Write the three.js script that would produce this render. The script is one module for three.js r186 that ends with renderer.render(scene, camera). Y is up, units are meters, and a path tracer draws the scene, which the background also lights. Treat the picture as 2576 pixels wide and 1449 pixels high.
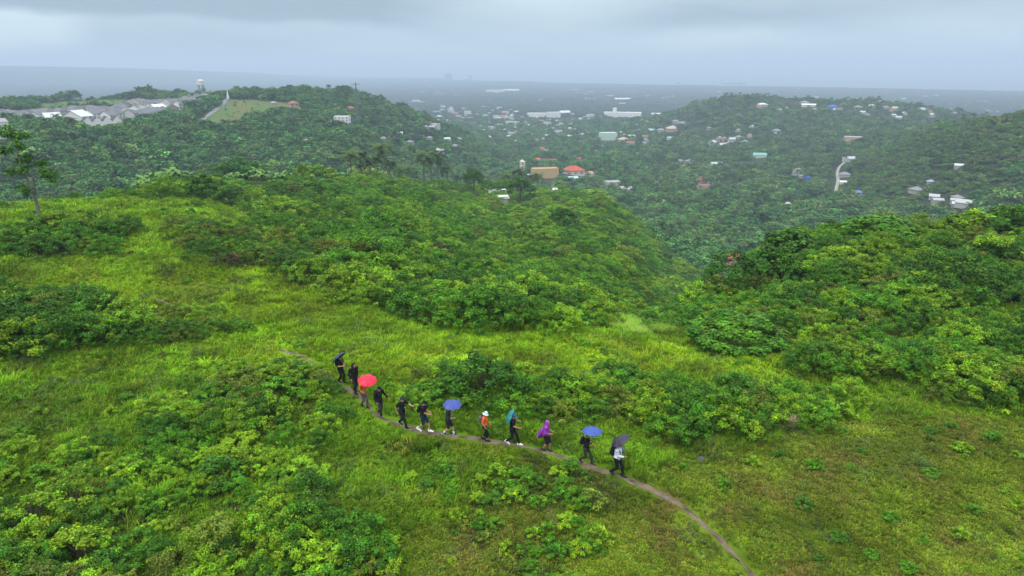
import * as THREE from 'three';
import { mergeGeometries, mergeVertices } from 'three/addons/utils/BufferGeometryUtils.js';
import { MarchingCubes } from 'three/addons/objects/MarchingCubes.js';
import { RoundedBoxGeometry } from 'three/addons/geometries/RoundedBoxGeometry.js';
import { createNoise2D } from 'simplex-noise';

// ------------------------------------------------------------------ camera, sky, sun, exposure
const scene = new THREE.Scene();
const EYE = 150, PITCH = 18.05 * Math.PI / 180, TY = 0.4219, TX = 0.75;     // sea level is y = 0
const camera = new THREE.PerspectiveCamera(2 * Math.atan(TY) * 180 / Math.PI, 16 / 9, 0.5, 120000);
camera.position.set(0, EYE, 0);
camera.rotation.set(-PITCH, 0, 0);
const renderer = new THREE.WebGLRenderer({ antialias: true });
renderer.toneMapping = THREE.LinearToneMapping;
renderer.toneMappingExposure = 1.25;
renderer.shadowMap.enabled = true;
renderer.shadowMap.type = THREE.PCFSoftShadowMap;

const R = Math.PI / 180;
const clamp = (x, a = 0, b = 1) => Math.min(b, Math.max(a, x));
const smooth = (x, a, b) => { const t = clamp((x - a) / (b - a)); return t * t * (3 - 2 * t); };
const lerp = (a, b, t) => a + (b - a) * t;
function rng(seed) { let s = seed | 0; return () => { s = (s + 0x6d2b79f5) | 0; let t = Math.imul(s ^ (s >>> 15), 1 | s); t = (t + Math.imul(t ^ (t >>> 7), 61 | t)) ^ t; return ((t ^ (t >>> 14)) >>> 0) / 4294967296; }; }
const noiseA = createNoise2D(rng(11)), noiseB = createNoise2D(rng(23)), noiseC = createNoise2D(rng(37));
const fbm = (n, x, y, o = 4) => { let s = 0, a = 0.5; for (let i = 0; i < o; i++) { s += a * n(x, y); x = x * 2.03 + 7.1; y = y * 2.03 - 3.7; a *= 0.5; } return s; };

// a low overcast: brighter overhead than at the horizon, broken into long flat bands
{
  const W = 3072, H = 1536, data = new Float32Array(W * H * 4);
  const bump = (az, el, a0, e0, wa, we) => Math.exp(-(((az - a0) / wa) ** 2) - (((el - e0) / we) ** 2));
  for (let j = 0; j < H; j++) {
    const el = ((j + 0.5) / H - 0.5) * 180;
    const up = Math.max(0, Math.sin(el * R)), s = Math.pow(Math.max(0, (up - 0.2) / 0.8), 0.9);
    for (let i = 0; i < W; i++) {
      let az = ((i + 0.5) / W - 0.25) * 360; if (az > 180) az -= 360;
      let f = 0;
      if (el > -1) {
        const x = Math.cos(az * R), y = Math.sin(az * R), e = Math.min(el, 90);
        const cl = 1 - smooth(e, 25, 70) * 0.6;
        f = cl * (0.22 * fbm(noiseA, x * 2.2 + e * 0.02 + 3, y * 2.2 + e * 0.22, 5) + 0.06 * fbm(noiseB, x * 6 + e * 0.05, y * 6 - e * 0.5 + 9, 4));
        f *= 1 - 0.55 * (1 - smooth(el, 6, 16)); // flatter under the rain near the horizon
        if (el < 14 && Math.abs(az) < 60) {
          const wob = 0.5 * fbm(noiseC, az * 0.09, el * 0.2, 3);
          const E = el + wob;
          f += 0.30 * smooth(-az, 29, 32.5) * smooth(E, 0.5, 1.7) * (1 - smooth(E, 3.0, 3.5));
          f -= 0.34 * smooth(E - 0.028 * (-az - 20), 2.8, 3.7) * smooth(-az, 2, 16) * (1 - smooth(el, 8, 13));
          f += 0.26 * bump(az, E, 3.0, 5.0, 6, 2.2);
          f -= 0.18 * bump(az, E, 17, 3.4, 9, 0.8) + 0.07 * bump(az, E, 30, 4.6, 9, 0.7);
          f += 0.22 * bump(az, E, 16, 1.9, 6, 0.7) + 0.09 * bump(az, E, 34, 2.2, 8, 1.5);
          f -= 0.07 * bump(az, E, -20, 1.6, 9, 1.2); f += 0.07 * bump(az, E, 14, 0.7, 30, 1.6);
        }
      }
      const k = Math.max(0.3, 1 + f), o = (j * W + i) * 4;
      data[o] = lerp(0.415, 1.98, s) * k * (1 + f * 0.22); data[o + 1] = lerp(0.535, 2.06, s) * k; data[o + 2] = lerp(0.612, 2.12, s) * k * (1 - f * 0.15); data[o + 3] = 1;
    }
  }
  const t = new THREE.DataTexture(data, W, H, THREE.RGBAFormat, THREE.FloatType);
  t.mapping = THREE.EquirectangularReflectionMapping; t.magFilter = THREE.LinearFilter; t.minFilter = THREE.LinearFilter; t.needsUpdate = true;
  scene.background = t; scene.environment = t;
}
const sun = new THREE.DirectionalLight(new THREE.Color(1, 0.965, 0.9), 1.5);
sun.position.set(-60, EYE + 160, 40);
sun.target.position.set(0, EYE - 17, -50);
sun.castShadow = true; sun.shadow.radius = 45; sun.shadow.mapSize.set(4096, 4096);
Object.assign(sun.shadow.camera, { left: -400, right: 400, top: 400, bottom: -400, near: 1, far: 1200 });
scene.add(sun, sun.target);
scene.fog = new THREE.FogExp2(new THREE.Color(0.66, 0.81, 1.0), 0.00028);

// ------------------------------------------------------------------ naming
const used = new Map();
function numbered(name) { const n = used.get(name) ?? 0; used.set(name, n + 1); return n ? `${name}_${String(n).padStart(3, '0')}` : name; }
function tag(o, label, category, group, kind) {
  if (label) o.userData.label = label; if (category) o.userData.category = category; if (group) o.userData.group = group; if (kind) o.userData.kind = kind;
  return o;
}
function thing(name, label, category, pos = [0, 0, 0], turn = 0, group) {
  const o = new THREE.Group(); o.name = numbered(name); o.position.set(...pos); o.rotation.y = turn; scene.add(o);
  return tag(o, label, category, group);
}
function mesh(name, geo, mat, parent) {
  const m = new THREE.Mesh(geo, mat); m.name = parent === scene ? numbered(name) : name; m.castShadow = m.receiveShadow = true; parent.add(m); return m;
}
function std(r, g, b, rough = 0.9, more = {}) { return new THREE.MeshPhysicalMaterial({ color: new THREE.Color().setRGB(r, g, b), roughness: rough, specularIntensity: 0.15, side: THREE.DoubleSide, ...more }); }

// ------------------------------------------------------------------ photograph pixel (2576 x 1449) <-> place
const CP = Math.cos(PITCH), SP = Math.sin(PITCH);
function ray(px, py) { const x = (px / 1288 - 1) * TX, y = (1 - py / 724.5) * TY; return [x, -SP + CP * y, -(CP + SP * y)]; }
function project(x, y, z) {
  const dy = y - EYE, fwd = -z * CP - dy * SP, up = -z * SP + dy * CP;
  return [(x / fwd / TX + 1) * 1288, (1 - up / fwd / TY) * 724.5, fwd];
}

// ------------------------------------------------------------------ terrain: profiles [distance, height from the camera] along directions
const FAR = (coast) => [[1600, -115], [2500, -130], [4200, -142], [coast * 0.97, -147.6], [coast * 1.01, -151], [coast * 1.06, -158], [21000, -175]];
const COLS = [ // a third entry marks a height given as the photograph row on which that ground shows
  [-420, [[3, -18], [20, -17.4], [40, -16.6], [76, -15.4], [104, -15], [128, -26], [200, -62], [300, -62], [400, -55], [480, -44], [560, -41], [700, -38], [850, -36], [1000, -60], [1600, -112], [3000, -125], [5000, -100], [7000, -14], [9000, -40], [21000, -60]]],
  [0, [[3, -18], [20, -17.5], [40, -16.9], [76, 578, 1], [95, 530, 1], [104, 516, 1], [128, -27], [200, -62], [300, -62], [400, -52], [470, 345, 1], [540, 318, 1], [660, 296, 1], [800, 270, 1], [860, 262, 1], [1000, -60], [1600, -112], [3000, -127], [5000, -112], [7000, -15], [9000, -40], [21000, -60]]],
  [215, [[3, -18], [20, -17.5], [40, -16.9], [76, 575, 1], [104, 506, 1], [124, -23], [200, -60], [300, -62], [400, -52], [470, 348, 1], [540, 318, 1], [660, 285, 1], [780, 262, 1], [860, 250, 1], [1000, -60], [1600, -112], [3000, -128], [5200, -120], [7200, -23], [9000, -60], [21000, -90]]],
  [430, [[3, -18], [20, -17.5], [40, -16.9], [76, 568, 1], [110, 494, 1], [140, 468, 1], [170, -35], [235, -60], [330, -64], [420, -56], [500, 338, 1], [560, 316, 1], [660, 284, 1], [760, 262, 1], [860, 246, 1], [1000, -60], [1600, -112], [3000, -129], [5500, -130], [7500, -44], [9500, -80], [21000, -120]]],
  [640, [[3, -18], [20, -17.5], [36, -16.8], [66, -17.4], [100, 560, 1], [140, 486, 1], [175, 456, 1], [205, -42], [260, -62], [350, -66], [430, -60], [510, 345, 1], [580, 305, 1], [660, 266, 1], [760, 238, 1], [860, -38], [1000, -70], [1600, -113], [3000, -130], [6000, -138], [8500, -84], [10500, -120], [15000, -155], [21000, -170]]],
  [860, [[3, -18], [20, -17.6], [34, -16.8], [60, -17.8], [90, -21], [140, 505, 1], [210, 464, 1], [255, -44], [320, -72], [410, -75], [490, 372, 1], [590, 312, 1], [690, 265, 1], [790, 236, 1], [900, -45], [1100, -85], [1600, -114], [3000, -131], [6000, -143], [9500, -147.4], [10400, -152], [12000, -160], [21000, -175]]],
  [1060, [[3, -18], [20, -17.7], [38, -17], [62, -20.5], [100, 590, 1], [160, 520, 1], [240, 474, 1], [270, 472, 1], [315, -60], [380, -84], [450, -88], [560, -82], [680, -66], [800, -56], [900, -70], [1100, -98], ...FAR(8700)]],
  [1290, [[3, -18], [20, -17.7], [43, -17.2], [75, -23.5], [130, 612, 1], [190, 546, 1], [285, 490, 1], [330, 496, 1], [360, -72], [440, -93], [600, -101], [800, -104], [1100, -108], ...FAR(6900)]],
  [1500, [[3, -18], [20, -17.9], [42, -17.5], [55, -20.5], [75, -26], [130, 622, 1], [190, 552, 1], [260, 506, 1], [305, 498, 1], [345, -73], [430, -94], [600, -101], [800, -104], [1100, -108], ...FAR(6000)]],
  [1720, [[3, -18], [20, -18], [40, -17.6], [50, -19.5], [75, -29.5], [115, -42], [160, -53], [220, -66], [300, -82], [400, -94], [500, -99], [700, -103], [900, -100], [1080, -80], [1240, -70], [1400, -90], ...FAR(5600)]],
  [1850, [[3, -18], [20, -18], [38, -17.4], [50, -18.6], [66, -21.6], [84, -28], [110, -40], [150, -54], [200, -66], [270, -82], [380, -92], [500, -97], [700, -98], [900, -88], [1080, -64], [1220, -50], [1350, -70], ...FAR(5500)]],
  [2000, [[3, -18], [20, -18], [36, -17.5], [48, -18], [66, -19.4], [82, 622, 1], [104, -34], [150, -58], [250, -83], [380, -92], [500, -96], [700, -95], [900, -82], [1080, -66], [1230, -55], [1400, -80], ...FAR(5400)]],
  [2150, [[3, -18], [20, -18], [33, -17.5], [46, -18], [66, -18], [84, 588, 1], [106, -32], [160, -58], [250, -84], [400, -92], [500, -93], [700, -87], [900, -76], [1100, -66], [1250, -56], [1400, -80], ...FAR(5300)]],
  [2360, [[3, -18], [20, -18], [34, -17.6], [48, -17.7], [66, -17.2], [86, 592, 1], [110, -31], [170, -60], [260, -85], [400, -88], [520, -76], [640, 345, 1], [740, 318, 1], [860, -74], [1100, -82], [1250, -70], ...FAR(5200)]],
  [2576, [[3, -18], [20, -18], [36, -17.7], [48, -17.2], [66, -16.8], [88, 580, 1], [116, -29], [180, -60], [290, -84], [430, -76], [560, 345, 1], [690, 288, 1], [800, -56], [960, -88], [1250, -82], ...FAR(5150)]],
  [3000, [[3, -18], [20, -18], [36, -17.7], [48, -17], [66, -16.4], [88, -16.4], [116, -29], [180, -60], [290, -84], [430, -74], [560, -50], [690, -38], [800, -50], [1000, -76], [1250, -84], ...FAR(5100)]],
];
function pchip(xs, ys) {
  const n = xs.length, h = [], d = [], m = new Array(n).fill(0);
  for (let i = 0; i < n - 1; i++) { h.push(xs[i + 1] - xs[i]); d.push((ys[i + 1] - ys[i]) / h[i]); }
  for (let i = 1; i < n - 1; i++) if (d[i - 1] * d[i] > 0) { const a = 2 * h[i] + h[i - 1], b = h[i] + 2 * h[i - 1]; m[i] = (a + b) / (a / d[i - 1] + b / d[i]); }
  return (x) => {
    if (x <= xs[0]) return ys[0]; if (x >= xs[n - 1]) return ys[n - 1];
    let i = 0; while (x > xs[i + 1]) i++;
    const t = (x - xs[i]) / h[i], t2 = t * t, t3 = t2 * t;
    return (2 * t3 - 3 * t2 + 1) * ys[i] + (t3 - 2 * t2 + t) * h[i] * m[i] + (-2 * t3 + 3 * t2) * ys[i + 1] + (t3 - t2) * h[i] * m[i + 1];
  };
}
const NR = 440, R0 = 3, R1 = 21000, LR0 = Math.log(R0), LR1 = Math.log(R1);
const azs = []; for (let a = -180; a < -54; a += 4) azs.push(a); for (let a = -54; a <= 54; a += 0.27) azs.push(a); for (let a = 58; a <= 180; a += 4) azs.push(Math.min(a, 180));
if (azs[azs.length - 1] < 180) azs.push(180);
const NA = azs.length, IN0 = azs.findIndex((a) => a >= -54.001);
const colAz = COLS.map(([px]) => Math.atan((px / 1288 - 1) * TX / 1.0) / R);
for (const [px, p] of COLS) for (const q of p) if (q[2]) { const r = ray(px, q[1]); q[1] = r[1] / Math.hypot(r[0], r[2]) * q[0]; }
const colF = COLS.map(([, p]) => pchip(p.map((q) => Math.log(q[0])), p.map((q) => q[1])));
const table = new Float32Array(NA * NR);
for (let j = 0; j < NR; j++) {
  const l = lerp(LR0, LR1, j / (NR - 1)), d = Math.exp(l), f = pchip(colAz, colF.map((c) => c(l)));
  for (let i = 0; i < NA; i++) {
    let a = azs[i]; const x = Math.sin(a * R) * d, z = -Math.cos(a * R) * d;
    const back = smooth(Math.abs(a), 60, 100);
    let e = f(clamp(a, -54, 54));
    if (back > 0) e = lerp(e, -18 - 20 * smooth(d, 60, 400) - 60 * smooth(d, 400, 3000), back);
    const land = smooth(e, -147, -135);
    e += 0.20 * noiseA(x / 9, z / 9) * smooth(d, 6, 16) * (1 - smooth(d, 60, 130)) + 0.06 * noiseB(x / 2.6, z / 2.6) * smooth(d, 6, 16) * (1 - smooth(d, 30, 60));
    e += land * (1.6 * noiseB(x / 40, z / 40) * smooth(d, 90, 260) * (1 - smooth(d, 900, 2000)) + 4.5 * fbm(noiseC, x / 170, z / 170, 3) * smooth(d, 250, 500) * (1 - smooth(d, 1800, 4000)) + 5 * fbm(noiseA, x / 900, z / 900, 3) * smooth(d, 2500, 6000));
    table[i * NR + j] = EYE + e;
  }
}
function azIndex(a) {
  if (a >= -54 && a <= azs[IN0 + 400]) { const k = (a + 54) / 0.27, i = Math.min(399, Math.floor(k)); return [IN0 + i, k - i]; }
  let i = 0; while (i < NA - 2 && a > azs[i + 1]) i++; return [i, clamp((a - azs[i]) / (azs[i + 1] - azs[i]))];
}
function ground(x, z) {
  const d = Math.max(R0, Math.hypot(x, z)), [i, t] = azIndex(Math.atan2(x, -z) / R), k = clamp((Math.log(d) - LR0) / (LR1 - LR0)) * (NR - 1), j = Math.min(NR - 2, Math.floor(k)), s = k - j, o = i * NR + j;
  return lerp(lerp(table[o], table[o + 1], s), lerp(table[o + NR], table[o + NR + 1], s), t);
}
function normalAt(x, z, e = 0.6) { const n = new THREE.Vector3(ground(x - e, z) - ground(x + e, z), 2 * e, ground(x, z - e) - ground(x, z + e)); return n.normalize(); }
// the first ground that the sight line through a pixel meets, from a distance on
function site(px, py, from = 4) {
  const r = ray(px, py), h = Math.hypot(r[0], r[2]); let last = from;
  for (let d = from; d < 20000; d *= 1.004) {
    const x = r[0] / h * d, z = r[2] / h * d, y = EYE + r[1] / h * d;
    if (ground(x, z) >= y) { let a = last, b = d; for (let q = 0; q < 12; q++) { const m = (a + b) / 2; if (ground(r[0] / h * m, r[2] / h * m) >= EYE + r[1] / h * m) b = m; else a = m; } return { x: r[0] / h * b, z: r[2] / h * b, y: ground(r[0] / h * b, r[2] / h * b), d: b }; }
    last = d;
  }
  return null;
}
// ground along a pixel column at a given distance
function along(px, d, py = 450) { const r = ray(px, py), h = Math.hypot(r[0], r[2]), x = r[0] / h * d, z = r[2] / h * d; return { x, z, y: ground(x, z), d }; }
function inside(poly, x, y) { let c = false; for (let i = 0, j = poly.length - 1; i < poly.length; j = i++) { const [xi, yi] = poly[i], [xj, yj] = poly[j]; if ((yi > y) !== (yj > y) && x < ((xj - xi) * (y - yi)) / (yj - yi) + xi) c = !c; } return c; }
function polyDist(line, x, y) { let b = 1e9; for (let i = 0; i < line.length - 1; i++) { const [x0, y0] = line[i], [x1, y1] = line[i + 1], dx = x1 - x0, dy = y1 - y0, t = clamp(((x - x0) * dx + (y - y0) * dy) / (dx * dx + dy * dy)); b = Math.min(b, Math.hypot(x - x0 - t * dx, y - y0 - t * dy)); } return b; }
// ------------------------------------------------------------------ what covers the ground (outlines in photograph pixels of the ground)
const TRAIL_PX = [[700, 880], [745, 893], [780, 908], [815, 940], [860, 966], [900, 994], [945, 1040], [1000, 1068], [1060, 1084], [1130, 1096], [1220, 1109], [1310, 1124], [1400, 1148], [1480, 1172], [1560, 1200], [1640, 1234], [1700, 1264], [1760, 1312], [1820, 1366], [1870, 1420], [1905, 1466], [1950, 1540], [2000, 1640]];
const SIDE_PX = [[352, 742], [385, 748], [412, 758], [440, 774]];
const onGround = ([px, py]) => { const s = site(px, py); return [s.x, s.z]; };
const TRAIL = TRAIL_PX.map(onGround), SIDE = SIDE_PX.map(onGround);
const SCRUB = [ // name, outline, height, spacing, tint
  ['lowerleft', [[-300, 1700], [-300, 1150], [-60, 1120], [160, 1130], [300, 1080], [420, 1010], [560, 960], [700, 950], [800, 985], [846, 1060], [842, 1130], [770, 1200], [800, 1260], [930, 1300], [905, 1400], [960, 1480], [1060, 1700]], [0.8, 1.85], 0.8, 0],
  ['bigleft', [[-200, 760], [-20, 770], [150, 780], [250, 800], [330, 830], [420, 862], [400, 884], [280, 900], [120, 905], [-200, 900]], [2.2, 3.9], 1.15, 3],
  ['leftlow', [[330, 800], [470, 790], [590, 812], [600, 850], [500, 866], [380, 850]], [0.7, 1.3], 0.95, 2],
  ['leftband', [[-200, 600], [120, 590], [240, 572], [330, 588], [300, 622], [150, 648], [-200, 660]], [1.5, 2.6], 1.35, 3],
  ['midband', [[440, 600], [500, 590], [620, 600], [740, 620], [800, 650], [770, 680], [690, 676], [600, 672], [520, 660], [440, 636]], [1.6, 2.8], 1.35, 2],
  ['central', [[640, 560], [560, 500], [330, 505], [200, 500], [330, 470], [430, 448], [640, 430], [860, 425], [1060, 440], [1290, 470], [1420, 470], [1560, 500], [1760, 600], [1850, 690], [1800, 800], [1720, 840], [1670, 822], [1600, 776], [1510, 770], [1500, 806], [1470, 838], [1330, 844], [1190, 836], [1090, 818], [950, 780], [860, 748], [760, 716], [735, 690], [760, 660], [830, 640], [740, 600]], [1.25, 2.7], 1.35, 1],
  ['right', [[1715, 862], [1790, 790], [1860, 700], [1960, 620], [2100, 560], [2300, 520], [2800, 480], [3300, 480], [3300, 1040], [2576, 1036], [2420, 1024], [2300, 990], [2200, 978], [2090, 960], [2010, 930], [1950, 884], [1900, 858], [1800, 880]], [1.4, 2.8], 1.3, 4],
  ['hedge', [[1010, 1010], [1040, 975], [1110, 950], [1200, 940], [1290, 970], [1380, 990], [1500, 986], [1650, 1000], [1830, 1008], [1990, 1004], [2100, 995], [2170, 1015], [2120, 1060], [1990, 1066], [1900, 1076], [1760, 1092], [1660, 1092], [1540, 1064], [1400, 1044], [1290, 1040], [1160, 1030], [1070, 1034]], [1.25, 2.3], 0.75, 5],
  ['front', [[1130, 1250], [1210, 1190], [1300, 1150], [1400, 1160], [1480, 1195], [1545, 1235], [1590, 1275], [1470, 1300], [1330, 1290], [1210, 1300]], [0.5, 1.0], 0.62, 6],
  ['front', [[1220, 1460], [1260, 1390], [1350, 1350], [1440, 1340], [1500, 1390], [1490, 1440], [1400, 1480], [1280, 1520]], [0.45, 0.85], 0.6, 6],
  ['front', [[1090, 1330], [1150, 1280], [1230, 1290], [1220, 1350], [1130, 1370]], [0.4, 0.7], 0.6, 6],
  ['front', [[1080, 1236], [1120, 1196], [1180, 1200], [1176, 1240], [1120, 1262]], [0.45, 0.75], 0.6, 6],
  ['front', [[820, 1090], [845, 1050], [910, 1062], [930, 1100], [870, 1120]], [0.5, 0.9], 0.7, 6],
  ['front', [[930, 1110], [1010, 1105], [1120, 1120], [1080, 1150], [960, 1150]], [0.25, 0.45], 0.9, 6],
];
const DARKGRASS = [[1300, 1140], [1560, 1205], [2100, 1060], [2576, 1040], [3200, 1040], [3200, 1700], [1000, 1700], [1000, 1330], [1150, 1300]];
const scrubAt = (px, py) => { for (const s of SCRUB) if (inside(s[1], px, py)) return s; return null; };
const trailDist = (x, z) => Math.min(polyDist(TRAIL, x, z), polyDist(SIDE, x, z) + 0.1);
// what grows at a place: 'grass', one of the scrub zones, 'woods', 'plain'
function coverAt(x, z, y = ground(x, z)) {
  const d = Math.hypot(x, z), a = Math.atan2(x, -z) / R, [px, py, fwd] = project(x, y, z);
  if (fwd < 1 || Math.abs(a) > 54) return { k: d < 90 ? 'grass' : 'woods', d, a, px: 0, py: 2000 };
  const hillEnd = px < 330 ? 112 : lerp(lerp(112, 150, smooth(px, 330, 640)), lerp(235, 330, smooth(px, 860, 1200)), smooth(px, 640, 900));
  const rightEnd = px > 1640 ? 128 : 0, end = px > 1640 ? lerp(hillEnd, 128, smooth(px, 1640, 2000)) : hillEnd;
  if (d > end) return { k: d < 1500 ? 'woods' : 'plain', d, a, px, py };
  const wob = d < 75 ? 1 : 0.4, s = scrubAt(px + wob * (34 * noiseA(x / 2.6, z / 2.6) + 30 * noiseB(x / 7, z / 7)), py + wob * (22 * noiseB(x / 2.4 + 9, z / 2.4) + 14 * noiseC(x / 7, z / 7)));
  if (s) return { k: 'scrub', s, d, a, px, py };
  if (d > (px < 900 ? 130 : px > 1700 ? 70 : 75)) return { k: 'scrub', s: px > 1700 ? SCRUB[6] : SCRUB[5], d, a, px, py };
  return { k: 'grass', d, a, px, py };
}
function grassTint(c, x, z) { // base colour of the grass there
  const dk = inside(DARKGRASS, c.px, c.py) ? 1 : 0;
  const n = fbm(noiseA, x / 6, z / 6, 3), m = fbm(noiseB, x / 2.2 + 40, z / 2.2, 3), b = smooth(fbm(noiseC, x / 4.5 + 9, z / 4.5, 3), 0.12, 0.5);
  let col = dk ? [0.180, 0.275, 0.018] : [0.205, 0.380, 0.012];
  if (!dk && c.py > 960) col = [0.165, 0.325, 0.012];
  // paler, limier grass on two stretches of the rim, duller olive grass between the left bushes
  const soft = 22 * noiseB(x / 5, z / 5), lime = dk ? 0 : Math.max(smooth(c.py + soft, 850, 880) * (1 - smooth(c.py + soft, 950, 985)) * smooth(c.px, 480, 620), 0), olive = dk ? 0 : smooth(c.py + soft, 660, 690) * (1 - smooth(c.py + soft, 800, 850)) * (1 - smooth(c.px, 700, 1000));
  const k = (1 + 0.6 * n + 0.5 * m) * (1 + 0.16 * lime - 0.16 * olive) * (1 + 0.35 * fbm(noiseC, x / 15 + 70, z / 15, 2)); col = [col[0] * (1 + 0.1 * lime + 0.12 * olive), col[1], col[2]];
  col = col.map((v) => Math.max(0.01, v * k));
  const br = dk ? [0.205, 0.175, 0.040] : [0.27, 0.31, 0.030], w = b * (dk ? 0.8 : 0.5);
  return col.map((v, i) => lerp(v, br[i], w));
}
// ------------------------------------------------------------------ ground textures
function noiseTexture(size, f, srgb) {
  const t = new THREE.DataTexture(f(size), size, size, THREE.RGBAFormat); t.wrapS = t.wrapT = THREE.RepeatWrapping; t.magFilter = THREE.LinearFilter; t.minFilter = THREE.LinearFilter;
  if (srgb) t.colorSpace = THREE.SRGBColorSpace; t.needsUpdate = true; return t;
}
const grain = noiseTexture(512, (n) => { const d = new Uint8Array(n * n * 4), r = rng(5); for (let j = 0; j < n; j++) for (let i = 0; i < n; i++) { const a = i / n * 2 * Math.PI, b = j / n * 2 * Math.PI; const v = 0.72 + 0.28 * fbm(noiseA, Math.cos(a) * 6 + Math.cos(b) * 9, Math.sin(a) * 6 + Math.sin(b) * 9, 4) + (r() - 0.5) * 0.3; const o = (j * n + i) * 4; d[o] = d[o + 1] = d[o + 2] = clamp(v) * 255; d[o + 3] = 255; } return d; });
// open ground among the woods (outlines in photograph pixels of the ground): the grassy hilltop, the green hill behind the estate, the estate itself
const BARE = [[[488, 318], [540, 270], [575, 252], [640, 250], [720, 258], [790, 278], [760, 290], [690, 284], [640, 300], [600, 322], [540, 330]], [[90, 262], [200, 250], [330, 250], [400, 258], [380, 268], [200, 278], [100, 285]], [[-60, 280], [120, 286], [230, 283], [360, 264], [525, 247], [545, 252], [500, 275], [470, 285], [400, 300], [330, 318], [240, 325], [120, 305], [-60, 322]]];
const openGround = (px, py, d) => d > 440 && d < 900 && px < 900 && BARE.some((p) => inside(p, px, py));
const bare = openGround;
// ------------------------------------------------------------------ ground sheet
{
  const pos = [], col = [], uv = [], idx = [];
  for (let i = 0; i < NA; i++) for (let j = 0; j < NR; j++) {
    const d = Math.exp(lerp(LR0, LR1, j / (NR - 1))), a = azs[i] * R, x = Math.sin(a) * d, z = -Math.cos(a) * d, y = table[i * NR + j];
    pos.push(x, y, z); uv.push(x / 2, z / 2);
    const c = coverAt(x, z, y); let k;
    const n = fbm(noiseB, x / 30, z / 30, 3);
    if (c.k === 'grass') { k = grassTint(c, x, z).map((v) => v * 0.75); }
    else if (c.k === 'scrub') k = [0.045, 0.062, 0.016];
    else if (c.k === 'woods' && openGround(c.px, c.py, c.d)) { const f = smooth(fbm(noiseA, x / 22, z / 22, 4), -0.2, 0.35); k = c.px > 470 ? [lerp(0.10, 0.16, f), lerp(0.17, 0.15, f), 0.045] : [0.10, 0.17, 0.04]; }
    else if (c.k === 'woods') k = [0.040 + 0.012 * n, 0.058 + 0.012 * n, 0.022];
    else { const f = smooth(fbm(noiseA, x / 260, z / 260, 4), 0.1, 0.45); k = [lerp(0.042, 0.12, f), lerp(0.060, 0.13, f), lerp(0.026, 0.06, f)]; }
    if (y < 0.8) k = [0.2, 0.18, 0.13];
    col.push(...k);
  }
  for (let i = 0; i < NA - 1; i++) for (let j = 0; j < NR - 1; j++) { const a = i * NR + j, b = a + NR; idx.push(a, a + 1, b, b, a + 1, b + 1); }
  const c0 = pos.length / 3; pos.push(0, EYE - 18, 0); col.push(0.12, 0.17, 0.02); uv.push(0, 0);
  for (let i = 0; i < NA - 1; i++) idx.push(c0, i * NR, (i + 1) * NR);
  const g = new THREE.BufferGeometry();
  g.setAttribute('position', new THREE.Float32BufferAttribute(pos, 3)); g.setAttribute('color', new THREE.Float32BufferAttribute(col, 3)); g.setAttribute('uv', new THREE.Float32BufferAttribute(uv, 2)); g.setIndex(idx); g.computeVertexNormals();
  tag(mesh('ground', g, std(1, 1, 1, 0.95, { vertexColors: true, map: grain, bumpMap: grain, bumpScale: 0.04 }), scene), null, null, null, 'structure');
  const sea = new THREE.PlaneGeometry(130000, 90000, 1, 1).rotateX(-Math.PI / 2).translate(0, 0, -45000 - 3500);
  const rip = grain.clone(); rip.repeat.set(900, 600); rip.needsUpdate = true;
  tag(mesh('sea', sea, std(0.07, 0.11, 0.14, 0.32, { ior: 1.33, specularIntensity: 0.5, bumpMap: rip, bumpScale: 0.5 }), scene), null, null, null, 'structure');
}
// ------------------------------------------------------------------ trodden earth trail
function trailMesh(line, width, seed, name) {
  const curve = new THREE.CatmullRomCurve3(line.map(([x, z]) => new THREE.Vector3(x, 0, z))), n = Math.ceil(curve.getLength() / 0.22), r = rng(seed), pos = [], col = [], uv = [], idx = [], S = 7;
  for (let i = 0; i <= n; i++) {
    const p = curve.getPointAt(i / n), t = curve.getTangentAt(i / n), w = width * (0.85 + 0.5 * noiseA(i * 0.07, seed) + 0.3 * noiseB(i * 0.31, seed) + 0.35 * (r() - 0.5)), off = 0.10 * noiseB(i * 0.05, seed);
    for (let k = 0; k < S; k++) {
      const s = (k / (S - 1) - 0.5), e = s * w + off + (r() - 0.5) * 0.09, x = p.x - t.z * e, z = p.z + t.x * e;
      pos.push(x, ground(x, z) + 0.018 - 0.03 * (1 - (2 * s) ** 2) * 0.3 + (k === 0 || k === S - 1 ? -0.035 : 0.012), z); uv.push(x / 1.3, z / 1.3);
      const q = 0.85 + 0.7 * fbm(noiseC, x * 1.3, z * 1.3, 4) + (r() - 0.5) * 0.45; col.push(0.225 * q, 0.18 * q, 0.12 * q);
      if (i < n && k < S - 1) { const a = i * S + k; idx.push(a, a + S, a + 1, a + 1, a + S, a + S + 1); }
    }
  }
  const g = new THREE.BufferGeometry(); g.setAttribute('position', new THREE.Float32BufferAttribute(pos, 3)); g.setAttribute('color', new THREE.Float32BufferAttribute(col, 3)); g.setAttribute('uv', new THREE.Float32BufferAttribute(uv, 2)); g.setIndex(idx); g.computeVertexNormals();
  return tag(mesh(name, g, std(1, 1, 1, 0.95, { vertexColors: true, map: grain, bumpMap: grain, bumpScale: 0.03 }), scene), null, null, null, 'structure');
}
trailMesh(TRAIL, 0.44, 3, 'path'); trailMesh(SIDE, 0.34, 9, 'path');
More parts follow.
